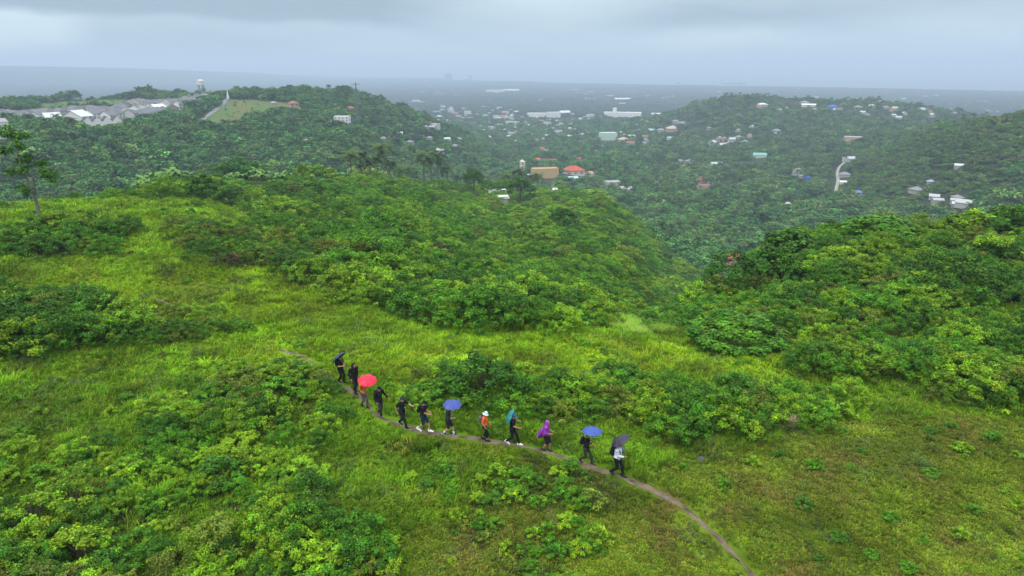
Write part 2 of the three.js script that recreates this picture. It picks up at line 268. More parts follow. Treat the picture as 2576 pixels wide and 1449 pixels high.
// ------------------------------------------------------------------ plants: leaves are single folded blades, spread over the clumps of a crown
function blobSet(r, n, rad, rise, spread) {
  const b = []; for (let i = 0; i < n; i++) { const a = r() * 6.283, q = Math.sqrt(r()) * spread, y = rise[0] + (rise[1] - rise[0]) * (1 - (q / spread) ** 2 * (0.5 + 0.5 * r())) * (0.7 + 0.3 * r()); b.push([Math.cos(a) * q, y, Math.sin(a) * q, lerp(rad[0], rad[1], r()), 0.5 + 1.0 * r() * r() + 0.25 * r(), (r() - 0.4) * 0.4]); }
  return b;
}
function foliage({ seed, blobs, n, L, W, shoots = 0, floor = 0.02, droop = 0.3, fold = 0.25 }) {
  const r = rng(seed), pos = [], col = [], idx = [], tot = blobs.reduce((s, b) => s + b[3] ** 2, 0), v = new THREE.Vector3(), nn = new THREE.Vector3(), ax = new THREE.Vector3(), sd = new THREE.Vector3();
  const leaf = (p, nrm, size, tone, hue) => {
    ax.set(r() - 0.5, r() - 0.5 - droop, r() - 0.5); ax.addScaledVector(nrm, -ax.dot(nrm) * 0.85).normalize(); sd.crossVectors(nrm, ax).normalize(); nn.crossVectors(ax, sd);
    const l = L * size * (0.7 + 0.6 * r()), w = W * size * (0.7 + 0.6 * r()), o = pos.length / 3, k = tone * (0.42 + 1.1 * r()), h = hue + (r() - 0.5) * 0.3;
    pos.push(p.x, p.y, p.z, p.x + ax.x * l * .5 + sd.x * w + nn.x * w * fold, p.y + ax.y * l * .5 + sd.y * w + nn.y * w * fold, p.z + ax.z * l * .5 + sd.z * w + nn.z * w * fold, p.x + ax.x * l, p.y + ax.y * l - droop * l * .2, p.z + ax.z * l, p.x + ax.x * l * .5 - sd.x * w + nn.x * w * fold, p.y + ax.y * l * .5 - sd.y * w + nn.y * w * fold, p.z + ax.z * l * .5 - sd.z * w + nn.z * w * fold);
    for (let q = 0; q < 4; q++) col.push(k * (1 + h), k, k * (1 - h * 0.5));
    idx.push(o, o + 1, o + 2, o, o + 2, o + 3);
  };
  const nrm = new THREE.Vector3();
  for (const b of blobs) {
    const m = Math.round(n * b[3] ** 2 / tot);
    for (let i = 0; i < m; i++) {
      v.set(r() * 2 - 1, r() * 2 - 1, r() * 2 - 1).normalize(); if (v.y < -0.35 && r() < 0.7) v.y *= -1;
      const rr = b[3] * (0.62 + 0.42 * Math.sqrt(r())) * (1 + 0.18 * Math.sin(v.x * 9 + b[0] * 30) * Math.cos(v.z * 8 + b[2] * 20)), p = new THREE.Vector3(b[0] + v.x * rr, b[1] + v.y * rr * 0.85, b[2] + v.z * rr); if (p.y < floor) continue;
      nrm.copy(v).multiplyScalar(0.6); nrm.y += 0.45; nrm.x += (r() - .5) * 1.5; nrm.z += (r() - .5) * 1.5; nrm.y += (r() - .5) * 0.9; nrm.normalize();
      leaf(p, nrm, 1, b[4], b[5]);
    }
  }
  for (let i = 0; i < shoots; i++) { // shoots that stand out of the outline
    const b = blobs[Math.floor(r() * blobs.length)]; v.set(r() * 2 - 1, 0.5 + r(), r() * 2 - 1).normalize(); const len = b[3] * (0.35 + 0.6 * r()), tone = 0.9 + 0.4 * r(), hue = (r() - 0.3) * 0.4;
    for (let k = 0; k < 7; k++) { const t = b[3] * 0.85 + len * k / 6; const p = new THREE.Vector3(b[0] + v.x * t, b[1] + v.y * t * 0.85, b[2] + v.z * t); nrm.set(r() - .5, 0.5 + r() * .6, r() - .5).normalize(); leaf(p, nrm, 1.0 - k * 0.06, tone, hue); }
  }
  const g = new THREE.BufferGeometry(); g.setAttribute('position', new THREE.Float32BufferAttribute(pos, 3)); g.setAttribute('color', new THREE.Float32BufferAttribute(col, 3)); g.setIndex(idx); return g;
}
function stems(seed, n, h, spread, rad, segs = 4) {
  const r = rng(seed), gs = [];
  for (let i = 0; i < n; i++) { const a = r() * 6.283, q = spread * (0.3 + 0.7 * r()), pts = []; for (let k = 0; k <= 3; k++) { const t = k / 3; pts.push(new THREE.Vector3(Math.cos(a) * q * t * t + (r() - .5) * .05 * h, h * t * (0.7 + 0.3 * r()), Math.sin(a) * q * t * t + (r() - .5) * .05 * h)); } gs.push(taperTube(pts, rad, rad * 0.3, segs, 6)); }
  return mergeGeometries(gs);
}
function taperTube(pts, r0, r1, sides = 6, segs = 8) {
  const c = pts.length > 2 ? new THREE.CatmullRomCurve3(pts) : new THREE.LineCurve3(pts[0], pts[1]), fr = c.computeFrenetFrames(segs), pos = [], idx = [];
  for (let i = 0; i <= segs; i++) { const p = c.getPointAt(i / segs), rr = lerp(r0, r1, i / segs); for (let k = 0; k < sides; k++) { const a = k / sides * 6.283, x = Math.cos(a) * rr, y = Math.sin(a) * rr, N = fr.normals[i], B = fr.binormals[i]; pos.push(p.x + N.x * x + B.x * y, p.y + N.y * x + B.y * y, p.z + N.z * x + B.z * y); if (i < segs) { const a0 = i * sides + k, a1 = i * sides + (k + 1) % sides; idx.push(a0, a1, a0 + sides, a1, a1 + sides, a0 + sides); } } }
  const t = pos.length / 3; const e = c.getPointAt(1); pos.push(e.x, e.y, e.z); for (let k = 0; k < sides; k++) idx.push(segs * sides + k, segs * sides + (k + 1) % sides, t);
  const g = new THREE.BufferGeometry(); g.setAttribute('position', new THREE.Float32BufferAttribute(pos, 3)); g.setIndex(idx); g.computeVertexNormals(); return g;
}
const leafMat = std(1, 1, 1, 0.55, { vertexColors: true, transmission: 0.2, thickness: 0, specularIntensity: 0.22 });
const farLeafMat = std(1, 1, 1, 0.8, { vertexColors: true, specularIntensity: 0.1 });
const grassMat = std(1, 1, 1, 0.7, { vertexColors: true, transmission: 0.3, thickness: 0, specularIntensity: 0.12 });
const barkMat = std(0.11, 0.085, 0.06, 0.95), greyBark = std(0.16, 0.145, 0.125, 0.95), twigMat = std(0.15, 0.105, 0.08, 0.95);

const SMALL = [], MEDIUM = [], LARGE = [], TREES = [];
for (let i = 0; i < 5; i++) { const r = rng(100 + i); SMALL.push(foliage({ seed: 200 + i, blobs: blobSet(r, 20, [0.05, 0.15], [0.08, 0.86], 0.52), n: 900, L: 0.086, W: 0.025, shoots: 26 })); }
for (let i = 0; i < 6; i++) { const r = rng(120 + i); MEDIUM.push(foliage({ seed: 220 + i, blobs: blobSet(r, 38, [0.04, 0.115], [0.08, 0.92], 0.56), n: 3400, L: 0.042, W: 0.0125, shoots: 60 })); }
for (let i = 0; i < 6; i++) { const r = rng(140 + i); LARGE.push(foliage({ seed: 240 + i, blobs: blobSet(r, 60, [0.03, 0.1], [0.1, 0.92], 0.56), n: 4600, L: 0.036, W: 0.0108, shoots: 90 })); }
for (let i = 0; i < 6; i++) { const r = rng(160 + i); TREES.push(foliage({ seed: 260 + i, blobs: blobSet(r, 18, [0.06, 0.17], [0.2, 0.9], 0.42), n: 480, L: 0.105, W: 0.036, shoots: 18, floor: 0.08 })); }
// a second habit: thin arching shoots with narrow leaves and bare twigs between them
const twiggy = (seed, n, L, W) => { const r = rng(seed); return foliage({ seed: seed + 1, blobs: blobSet(r, 30, [0.03, 0.09], [0.1, 0.8], 0.5), n, L, W, shoots: 210, droop: 0.5, fold: 0.1 }); };
for (let i = 0; i < 3; i++) { SMALL.push(twiggy(310 + i * 3, 260, 0.13, 0.017)); MEDIUM.push(twiggy(330 + i * 3, 800, 0.075, 0.011)); LARGE.push(twiggy(350 + i * 3, 1500, 0.05, 0.0085)); }
const GROVES = []; for (let i = 0; i < 3; i++) { const r = rng(180 + i); GROVES.push(foliage({ seed: 280 + i, blobs: blobSet(r, 26, [0.035, 0.075], [0.03, 0.13], 0.62), n: 420, L: 0.07, W: 0.028, floor: 0 })); }

// instanced masses are collected here: key -> { geometry, material, matrices, colours }
class Mass {
  constructor(name, label, category, variants, mat) { this.o = new THREE.Group(); this.o.name = numbered(name); tag(this.o, label, category, null, 'stuff'); this.v = variants; this.mat = mat; this.m = variants.map(() => []); this.c = variants.map(() => []); this.q = new THREE.Matrix4(); }
  add(k, p, rot, sx, sy, sz, color) { this.q.compose(p, rot, new THREE.Vector3(sx, sy, sz)); this.m[k].push(...this.q.elements); this.c[k].push(...color); }
  done(part) { this.v.forEach((g, k) => { const n = this.m[k].length / 16; if (!n) return; const im = new THREE.InstancedMesh(g, this.mat, n); im.instanceMatrix.array.set(this.m[k]); im.instanceColor = new THREE.InstancedBufferAttribute(new Float32Array(this.c[k]), 3); im.name = part; im.userData.kind = 'stuff'; im.castShadow = im.receiveShadow = true; this.o.add(im); }); scene.add(this.o); counts.push([this.o.name, this.m.reduce((s, a) => s + a.length / 16, 0)]); return this.o; }
}
const counts = [];
const UP = new THREE.Vector3(0, 1, 0), QY = (a) => new THREE.Quaternion().setFromAxisAngle(UP, a);
const onSlope = (x, z, a, how = 1) => { const n = normalAt(x, z).lerp(UP, 1 - how).normalize(); return new THREE.Quaternion().setFromUnitVectors(UP, n).multiply(QY(a)); };
const GREENS = { mid: [0.086, 0.245, 0.009], yellow: [0.172, 0.330, 0.011], deep: [0.056, 0.168, 0.010], olive: [0.128, 0.188, 0.019], blue: [0.076, 0.195, 0.016], brown: [0.080, 0.068, 0.030] };
const PAL = [ // by zone tint: shares of the greens
  { mid: 4, yellow: 2.4, deep: 1.4, olive: 1.8, blue: 0.6, brown: 0.3 }, { mid: 5, yellow: 1.6, deep: 2.6, olive: 1.4, blue: 0.8, brown: 0.25 }, { mid: 3, yellow: 1, deep: 2, olive: 2, blue: 2, brown: 0.5 },
  { mid: 4, yellow: 0.8, deep: 3, olive: 1.2, blue: 1, brown: 0.4 }, { mid: 4.5, yellow: 2, deep: 2.4, olive: 2.6, blue: 0.2, brown: 0.4 }, { mid: 4, yellow: 2.0, deep: 2, olive: 1.8, blue: 0.5, brown: 0.4 }, { mid: 4, yellow: 2, deep: 0.8, olive: 0.8, blue: 1.2, brown: 0.1 },
];
function pickGreen(r, pal, patch) { // neighbouring plants tend to be of one kind
  const keys = Object.keys(pal); let tot = 0; for (const k of keys) tot += pal[k]; let t = clamp(patch * 0.5 + r() * 0.5) * tot;
  let c = GREENS.mid; for (const k of keys) { t -= pal[k]; if (t <= 0) { c = GREENS[k]; break; } }
  const v = 0.85 + 0.4 * r(), h = (r() - 0.5) * 0.16; return [c[0] * v * (1 + h), c[1] * v, c[2] * v * (1 - h)];
}
const patchNoise = (x, z, s) => clamp(0.5 + 0.75 * fbm(noiseC, x / s + 31, z / s - 17, 2));
const CLEAR = []; // [x, z, radius]: buildings, people and single plants keep their ground free
const cleared = (x, z, more = 0) => { for (const c of CLEAR) if (Math.abs(x - c[0]) < c[2] + more && Math.abs(z - c[1]) < c[2] + more && Math.hypot(x - c[0], z - c[1]) < c[2] + more) return true; return false; };
// keep the sight line to a thing open: clear in front of it and round it
function clearFor(s, radius, front = 1) { CLEAR.push([s.x, s.z, radius]); const l = Math.hypot(s.x, s.z); for (let k = 1; k <= front; k++) { const t = radius * k * 1.2; CLEAR.push([s.x * (1 - t / l), s.z * (1 - t / l), radius * 0.9]); } }
// steepest sight angle so far along each direction, to leave out what no place near the camera sees
const horizon = new Float32Array(NA * NR);
for (let i = 0; i < NA; i++) { let m = -9; for (let j = 0; j < NR; j++) { const d = Math.exp(lerp(LR0, LR1, j / (NR - 1))); m = Math.max(m, (table[i * NR + j] - EYE) / d); horizon[i * NR + j] = m; } }
function hidden(x, z, top) { const d = Math.hypot(x, z), [i] = azIndex(Math.atan2(x, -z) / R), j = Math.min(NR - 1, Math.floor(clamp((Math.log(d) - LR0) / (LR1 - LR0)) * (NR - 1))); const h = Math.min(horizon[i * NR + j], horizon[(i + 1) * NR + j]); return (top - EYE) / d < h; }

const palmParts = (seed) => {
    const q = rng(seed), pos = [], idx = [], col = [], add = (...v) => { const o = pos.length / 3; for (const p of v) { pos.push(p.x, p.y, p.z); } idx.push(o, o + 1, o + 2, o, o + 2, o + 3); const t = 0.7 + 0.6 * q(); for (let k = 0; k < 4; k++) col.push(t * (1 + .25 * q()), t, t * .9); };
    for (let f = 0; f < 17; f++) { const a = f * 2.4 + q() * .5, up = 1.1 - f / 17 * 1.35, dir = new THREE.Vector3(Math.cos(a), 0, Math.sin(a)), L = 2.6 + .7 * q(); let p = new THREE.Vector3(), ang = up; const side = new THREE.Vector3(-dir.z, 0, dir.x); for (let k = 0; k < 12; k++) { const d = dir.clone().multiplyScalar(Math.cos(ang)).setY(Math.sin(ang)), n = p.clone().addScaledVector(d, L / 12), ll = 0.75 * Math.sin(Math.PI * (0.12 + 0.85 * k / 12)); add(p.clone().addScaledVector(side, .025), n.clone().addScaledVector(side, .025), n.clone().addScaledVector(side, -.025), p.clone().addScaledVector(side, -.025)); for (const s of [-1, 1]) { const e = p.clone().addScaledVector(side, s * ll * 1.1).addScaledVector(d, .22 + .1 * q()); e.y -= ll * (.25 + .25 * q()); add(p, e, e.clone().addScaledVector(d, .13), p.clone().addScaledVector(d, .2)); } p = n; ang -= 0.10 + 0.03 * q(); } }
    const g = new THREE.BufferGeometry(); g.setAttribute('position', new THREE.Float32BufferAttribute(pos, 3)); g.setAttribute('color', new THREE.Float32BufferAttribute(col, 3)); g.setIndex(idx); return g;
  };
const palmTree = (() => { // crown and trunk in one, for the palms that stand in the woods
  const g = palmParts(4).translate(0.4, 6.6, 0), t = taperTube([new THREE.Vector3(0, -0.5, 0), new THREE.Vector3(.3, 3, 0), new THREE.Vector3(.4, 6.6, 0)], .2, .12, 5, 5); t.deleteAttribute('normal');
  const col = new Float32Array(t.attributes.position.count * 3); for (let i = 0; i < col.length; i += 3) { col[i] = 0.12; col[i + 1] = 0.105; col[i + 2] = 0.085; } t.setAttribute('color', new THREE.BufferAttribute(col, 3));
  const c = g.attributes.color.array; for (let i = 0; i < c.length; i += 3) { c[i] *= 0.055; c[i + 1] *= 0.115; c[i + 2] *= 0.03; }
  return mergeGeometries([g, t]);
})();
// ------------------------------------------------------------------ where the countable things stand: pixel of the foot -> ground; each keeps its ground and its sight line open
// people: [pixel x, pixel y of the feet, height in metres]
const PEOPLE_AT = [[859, 962], [893, 988], [917, 1024], [956, 1046], [1013, 1074], [1066, 1085], [1128, 1095], [1219, 1108], [1289, 1118], [1373, 1134], [1473, 1166], [1551, 1196]].map(([x, y]) => site(x, y));
PEOPLE_AT.forEach((s) => clearFor(s, 0.62, 3));
// buildings: name, category, pixel x, pixel y of the foot, width and height in pixels, depth/width, turn, roof kind, wall, roof, [floors, windows per floor], label
const WH = [0.72, 0.72, 0.70], CR = [0.62, 0.57, 0.46], GY = [0.36, 0.36, 0.36], DK = [0.075, 0.075, 0.085], RED = [0.46, 0.10, 0.055], RUST = [0.30, 0.13, 0.08], BLUE = [0.05, 0.13, 0.55], CYAN = [0.42, 0.62, 0.64], MINT = [0.50, 0.66, 0.52], YEL = [0.52, 0.36, 0.16], TAN = [0.46, 0.34, 0.24], PINK = [0.55, 0.36, 0.33], LITE = [0.62, 0.64, 0.64];
const BUILDINGS = [
  ['gable_house', 'house', 132, 309, 38, 22, 0.9, 0.35, 'gable', WH, LITE, [2, 2], 'white gabled house at the lower left edge of the hillside estate'],
  ['gable_house', 'house', 198, 312, 58, 30, 1.3, 0.9, 'gable', WH, LITE, [2, 2], 'largest white gabled house with a pale roof in the hillside estate'],
  ['townhouse_block', 'house', 258, 322, 78, 26, 0.5, 0.12, 'saw', WH, DK, [1, 4], 'white block with zigzag gables at the front of the hillside estate'],
  ['gable_house', 'house', 6, 348, 30, 40, 0.8, 0.5, 'gable', WH, GY, [2, 2], 'tall white house cut by the left edge of the picture'],
  ['gable_house', 'house', 228, 296, 30, 14, 1, 0.5, 'gable', WH, LITE, [1, 2], 'small white house behind the largest gabled house of the estate'],
  ['gable_house', 'house', 308, 290, 34, 12, 1, 0.9, 'gable', WH, LITE, [1, 2], 'pale roofed house in the middle of the estate, lowest of its row'],
  ['gable_house', 'house', 336, 285, 34, 12, 1, 0.9, 'gable', WH, LITE, [1, 2], 'pale roofed house in the middle of the estate, second up its row'],
  ['gable_house', 'house', 366, 279, 36, 13, 1, 0.9, 'gable', WH, LITE, [1, 2], 'pale roofed house in the middle of the estate, third up its row'],
  ['gable_house', 'house', 397, 283, 38, 19, 1, 0.6, 'gable', WH, WH, [2, 2], 'white house with a wide pale roof at the upper end of the estate'],
  ['gable_house', 'house', 432, 279, 26, 10, 1, 0.7, 'gable', WH, LITE, [1, 2], 'low white house beside the white facades at the estate top'],
  ['estate_wall', 'wall', 330, 321, 96, 7, 0.06, 0.55, 'flat', [0.56, 0.55, 0.30], [0.5, 0.5, 0.3], null, 'pale yellowish wall along the lower edge of the estate'],
  ['bungalow', 'house', 556, 247, 32, 8, 0.8, 0.2, 'flat', WH, GY, [1, 2], 'flat white bungalow at the top end of the hill road'],
  ['cottage', 'house', 738, 268, 27, 14, 0.8, 0.4, 'hip', PINK, RUST, [1, 2], 'small pinkish cottage on the crest of the left hill'],
  ['cottage', 'house', 688, 262, 14, 6, 0.8, 0.2, 'hip', PINK, GY, null, 'tiny house among trees left of the pinkish cottage'],
  ['cottage', 'house', 882, 277, 20, 10, 0.8, -0.2, 'hip', [0.6, 0.42, 0.33], RUST, [1, 2], 'peach coloured house among trees beside the lattice pylon'],
  ['villa', 'house', 813, 303, 20, 9, 0.8, 0.2, 'hip', CR, RUST, [1, 2], 'cream house with a rusty roof left of the white villa'],
  ['villa', 'house', 862, 311, 40, 18, 0.7, -0.25, 'flat', WH, WH, [3, 4], 'white three storey villa with open terraces on the left hillside'],
  ['shed', 'shed', 879, 318, 18, 8, 0.7, -0.25, 'shed', [0.2, 0.32, 0.5], BLUE, null, 'bright blue lean-to at the foot of the white villa'],
  ['shed', 'shed', 773, 360, 24, 6, 0.6, 0.2, 'shed', GY, [0.42, 0.44, 0.5], null, 'grey roofed hut alone in the woods of the left slope'],
  ['cottage', 'house', 1002, 339, 22, 8, 0.7, 0.1, 'gable', GY, [0.5, 0.55, 0.58], null, 'grey roofed house on the wooded slope below the white villa'],
  ['cottage', 'house', 1124, 354, 20, 9, 0.7, 0.5, 'gable', LITE, CYAN, null, 'house with a pale cyan roof at the near edge of town'],
  ['cottage', 'house', 1150, 354, 22, 10, 0.7, -0.3, 'hip', GY, [0.33, 0.35, 0.42], null, 'slate roofed house next to the pale cyan roof'],
  ['factory_hall', 'factory', 1246, 234, 48, 8, 0.4, 0.05, 'flat', WH, WH, null, 'long white factory hall far out on the plain'],
  ['factory_hall', 'factory', 1286, 231, 40, 7, 0.4, 0.05, 'gable', MINT, [0.48, 0.6, 0.5], null, 'pale green hall right of the farthest white factory hall'],
  ['factory_hall', 'factory', 1482, 254, 32, 6, 0.4, 0.0, 'flat', WH, WH, null, 'small white hall on the plain below the two ships'],
  ['factory_hall', 'factory', 1566, 254, 40, 8, 0.4, 0.1, 'gable', WH, LITE, null, 'pale gabled hall on the plain right of the small white hall'],
  ['factory_hall', 'factory', 1354, 293, 56, 9, 0.35, 0.03, 'flat', WH, WH, null, 'long low white hall in the middle of town'],
  ['factory_hall', 'factory', 1392, 298, 36, 16, 0.6, 0.2, 'flat', WH, LITE, null, 'tall white hall right in front of the long low hall'],
  ['factory_hall', 'factory', 1420, 289, 30, 11, 0.6, 0.4, 'gable', WH, LITE, null, 'stepped white hall at the right end of the town halls'],
  ['factory_hall', 'factory', 1566, 296, 92, 14, 0.3, -0.03, 'stack', WH, WH, null, 'longest white factory with a block on its roof before the hill'],
  ['factory_hall', 'factory', 1652, 291, 30, 7, 0.4, 0.3, 'gable', WH, LITE, null, 'white shed right of the longest factory at the hill foot'],
  ['cottage', 'house', 1602, 298, 26, 8, 0.5, 0.1, 'hip', PINK, TAN, null, 'pinkish house in front of the right end of the longest factory'],
  ['mint_hall', 'building', 1529, 353, 46, 20, 0.6, 0.35, 'flat', MINT, LITE, null, 'windowless mint green hall standing alone in the trees'],
  ['cottage', 'house', 1568, 357, 30, 13, 0.8, 0.4, 'hip', [0.6, 0.5, 0.4], TAN, null, 'tan hip roofed house just right of the mint hall'],
  ['cottage', 'house', 1592, 350, 26, 10, 0.7, 0.1, 'flat', LITE, LITE, null, 'pale flat roofed house second right of the mint hall'],
  ['dome_hall', 'building', 1690, 330, 30, 14, 0.9, 0.3, 'hip', TAN, [0.48, 0.38, 0.34], null, 'brown hip roofed hall at the foot of the rounded hill'],
  ['yellow_hall', 'building', 1370, 446, 70, 25, 0.45, 0.28, 'flat', YEL, [0.5, 0.3, 0.14], null, 'long ochre yellow hall with a blank wall in the valley'],
  ['bell_tower', 'tower', 1314, 440, 13, 34, 1.0, 0.2, 'tower', [0.66, 0.58, 0.47], CR, [3, 1], 'slim cream bell tower left of the ochre hall'],
  ['cottage', 'house', 1324, 446, 30, 10, 0.8, 0.1, 'gable', GY, LITE, [1, 2], 'grey house at the foot of the cream bell tower'],
  ['red_roof_house', 'house', 1442, 440, 58, 26, 0.7, 0.35, 'hip', CR, RED, [1, 3], 'wide house with a red tiled hip roof right of the ochre hall'],
  ['red_roof_house', 'house', 1484, 442, 26, 12, 0.7, 0.7, 'gable', WH, [0.62, 0.30, 0.22], null, 'small house with a salmon roof right of the wide red roof'],
  ['cottage', 'house', 1440, 452, 30, 10, 0.8, 0.4, 'gable', [0.4, 0.5, 0.62], CYAN, null, 'pale blue roofed house below the wide red roof'],
  ['red_roof_house', 'house', 1348, 406, 24, 10, 0.7, 0.3, 'gable', CR, RED, null, 'leftmost red roofed house in the row behind the ochre hall'],
  ['red_roof_house', 'house', 1384, 406, 36, 8, 0.5, -0.1, 'gable', CR, RUST, null, 'brownish red roofed house in the row behind the ochre hall'],
  ['red_roof_house', 'house', 1459, 408, 20, 14, 0.8, 0.3, 'hip', [0.5, 0.2, 0.18], [0.5, 0.08, 0.07], null, 'small crimson roofed house above the wide red roof'],
  ['cottage', 'house', 1541, 476, 46, 22, 0.8, 0.35, 'flat', [0.5, 0.44, 0.44], GY, [1, 2], 'pinkish grey block house under the bright blue roof'],
  ['cottage', 'house', 1572, 482, 40, 16, 0.8, 0.3, 'gable', PINK, [0.42, 0.38, 0.42], [1, 2], 'mauve house right of the bright blue roof'],
  ['cottage', 'house', 1604, 488, 16, 8, 0.8, 0.3, 'gable', WH, WH, null, 'small white house at the end of the road by the mauve house'],
  ['blue_roof_house', 'house', 1537, 463, 34, 10, 0.8, 0.35, 'hip', [0.4, 0.42, 0.55], BLUE, null, 'house with a bright blue roof beyond the near slope'],
  ['crest_house', 'house', 1250, 494, 48, 20, 0.6, 0.3, 'gable', LITE, LITE, [1, 3], 'white roofed house under big trees on the near crest'],
  ['shed', 'shed', 1266, 511, 26, 12, 0.6, 0.2, 'shed', GY, LITE, null, 'white lean-to below the white roofed house on the crest'],
  ['hut', 'hut', 1395, 490, 16, 18, 0.9, 0.3, 'gable', [0.5, 0.48, 0.46], [0.55, 0.55, 0.52], null, 'small grey hut beside the track on the near crest'],
  ['valley_house', 'house', 1838, 670, 36, 34, 0.8, 0.5, 'gable', [0.6, 0.3, 0.26], [0.62, 0.15, 0.13], null, 'red roofed house peeping out of the dark valley'],
  ['cottage', 'house', 1910, 396, 32, 12, 0.6, 0.2, 'gable', LITE, [0.2, 0.42, 0.39], null, 'teal roofed house in the woods of the far valley'],
  ['cottage', 'house', 1802, 418, 32, 11, 0.7, 0.4, 'gable', LITE, [0.50, 0.60, 0.54], null, 'pale green roofed house left of the teal roof'],
  ['cottage', 'house', 2127, 405, 15, 8, 0.7, 0.2, 'flat', CR, TAN, null, 'cream house at the upper end of the pale road'],
  ['cottage', 'house', 2029, 454, 14, 9, 0.8, 0.2, 'shed', BLUE, BLUE, null, 'small vivid blue roofed hut left of the pale road'],
  ['cottage', 'house', 2158, 489, 20, 11, 0.8, 0.2, 'hip', [0.3, 0.3, 0.5], [0.14, 0.2, 0.6], null, 'blue roofed house right of the foot of the pale road'],
  ['cottage', 'house', 2134, 494, 20, 8, 0.8, 0.4, 'gable', LITE, CYAN, null, 'pale cyan roofed hut beside the blue roofed house by the road'],
  ['cottage', 'house', 2121, 462, 16, 6, 0.8, 0.1, 'gable', WH, WH, null, 'small white house beside the middle of the pale road'],
  ['cottage', 'house', 2358, 508, 25, 9, 0.7, 0.4, 'gable', GY, [.42, .43, .44], null, 'pale roofed house left in the cluster above the right hillside'],
  ['cottage', 'house', 2403, 509, 20, 7, 0.7, 0.1, 'gable', GY, [0.45, 0.44, 0.44], null, 'pale roofed house upper right in the cluster above the right hillside'],
  ['cottage', 'house', 2406, 518, 19, 7, 0.7, 0.1, 'gable', GY, LITE, null, 'white roofed house lower right in the cluster above the right hillside'],
  ['cottage', 'house', 2340, 461, 14, 7, 0.7, 0.1, 'hip', GY, [0.3, 0.4, 0.6], null, 'grey-blue roofed hut alone on the right slope'],
  ['cottage', 'house', 2412, 421, 18, 5, 0.7, 0.1, 'gable', GY, LITE, null, 'pale roofed hut high on the right slope'],
  ['cottage', 'house', 2146, 353, 40, 9, 0.6, 0.1, 'flat', TAN, [0.46, 0.44, 0.42], null, 'dusty grey compound on the saddle between the right hills'],
  ['cottage', 'house', 1918, 267, 24, 8, 0.7, 0.2, 'hip', PINK, LITE, null, 'pinkish house on the brow of the rounded hill'],
  ['cottage', 'house', 2034, 267, 30, 6, 0.6, 0.0, 'gable', LITE, WH, null, 'long white roof on the brow of the rounded hill'],
  ['cottage', 'house', 2094, 273, 22, 9, 0.7, 0.2, 'hip', [0.3, 0.33, 0.55], BLUE, null, 'blue roofed house on the brow of the rounded hill'],
  ['cottage', 'house', 2106, 279, 16, 5, 0.7, 0.1, 'gable', LITE, WH, null, 'small white house just below the blue roof on the rounded hill'],
  ['cottage', 'house', 2058, 279, 26, 6, 0.7, 0.1, 'gable', PINK, TAN, null, 'tan roofed house left of the small white house on the rounded hill'],
].map((b) => { const s = site(b[2], b[3], b[3] < 300 && b[2] > 900 ? 300 : 130); return { b, s }; }).filter((q) => q.s);
BUILDINGS.forEach(({ b, s }) => { const m = s.d / 682 * 0.3975 * 1.06; clearFor(s, Math.min(b[0] === 'estate_wall' ? 5 : 40, Math.max(3.5, b[4] * m * 0.5)), b[0] === 'valley_house' ? 7 : /yellow_hall|red_roof|bell_tower|mint_hall/.test(b[0]) ? 4 : 2); });
// rows of townhouses on the left hill, then the small houses spread over town and plain
const ESTATE = [[[0, 300], [110, 295], [217, 290], [300, 281], [398, 268], [470, 257], [525, 250]], [[20, 308], [100, 304]], [[326, 300], [400, 289], [446, 281]], [[448, 275], [508, 259]], [[268, 306], [322, 298]], [[230, 303], [262, 296]], [[330, 288], [420, 271], [480, 260]]];
const TOWNHOUSES = [];
for (const row of ESTATE) { const pts = row.map(([x, y]) => site(x, y, 300)).filter(Boolean); for (let i = 0; i < pts.length - 1; i++) { const a = pts[i], b = pts[i + 1], L = Math.hypot(b.x - a.x, b.z - a.z), n = Math.max(1, Math.min(22, Math.round(L / 6.4))); for (let k = 0; k < n; k++) { const x = lerp(a.x, b.x, (k + 0.5) / n), z = lerp(a.z, b.z, (k + 0.5) / n); TOWNHOUSES.push({ x, z, row: ESTATE.indexOf(row), y: ground(x, z), turn: Math.atan2(-(b.z - a.z), b.x - a.x) }); } } }
TOWNHOUSES.forEach((t) => clearFor(t, 5, 2));
const SCATTER = [];
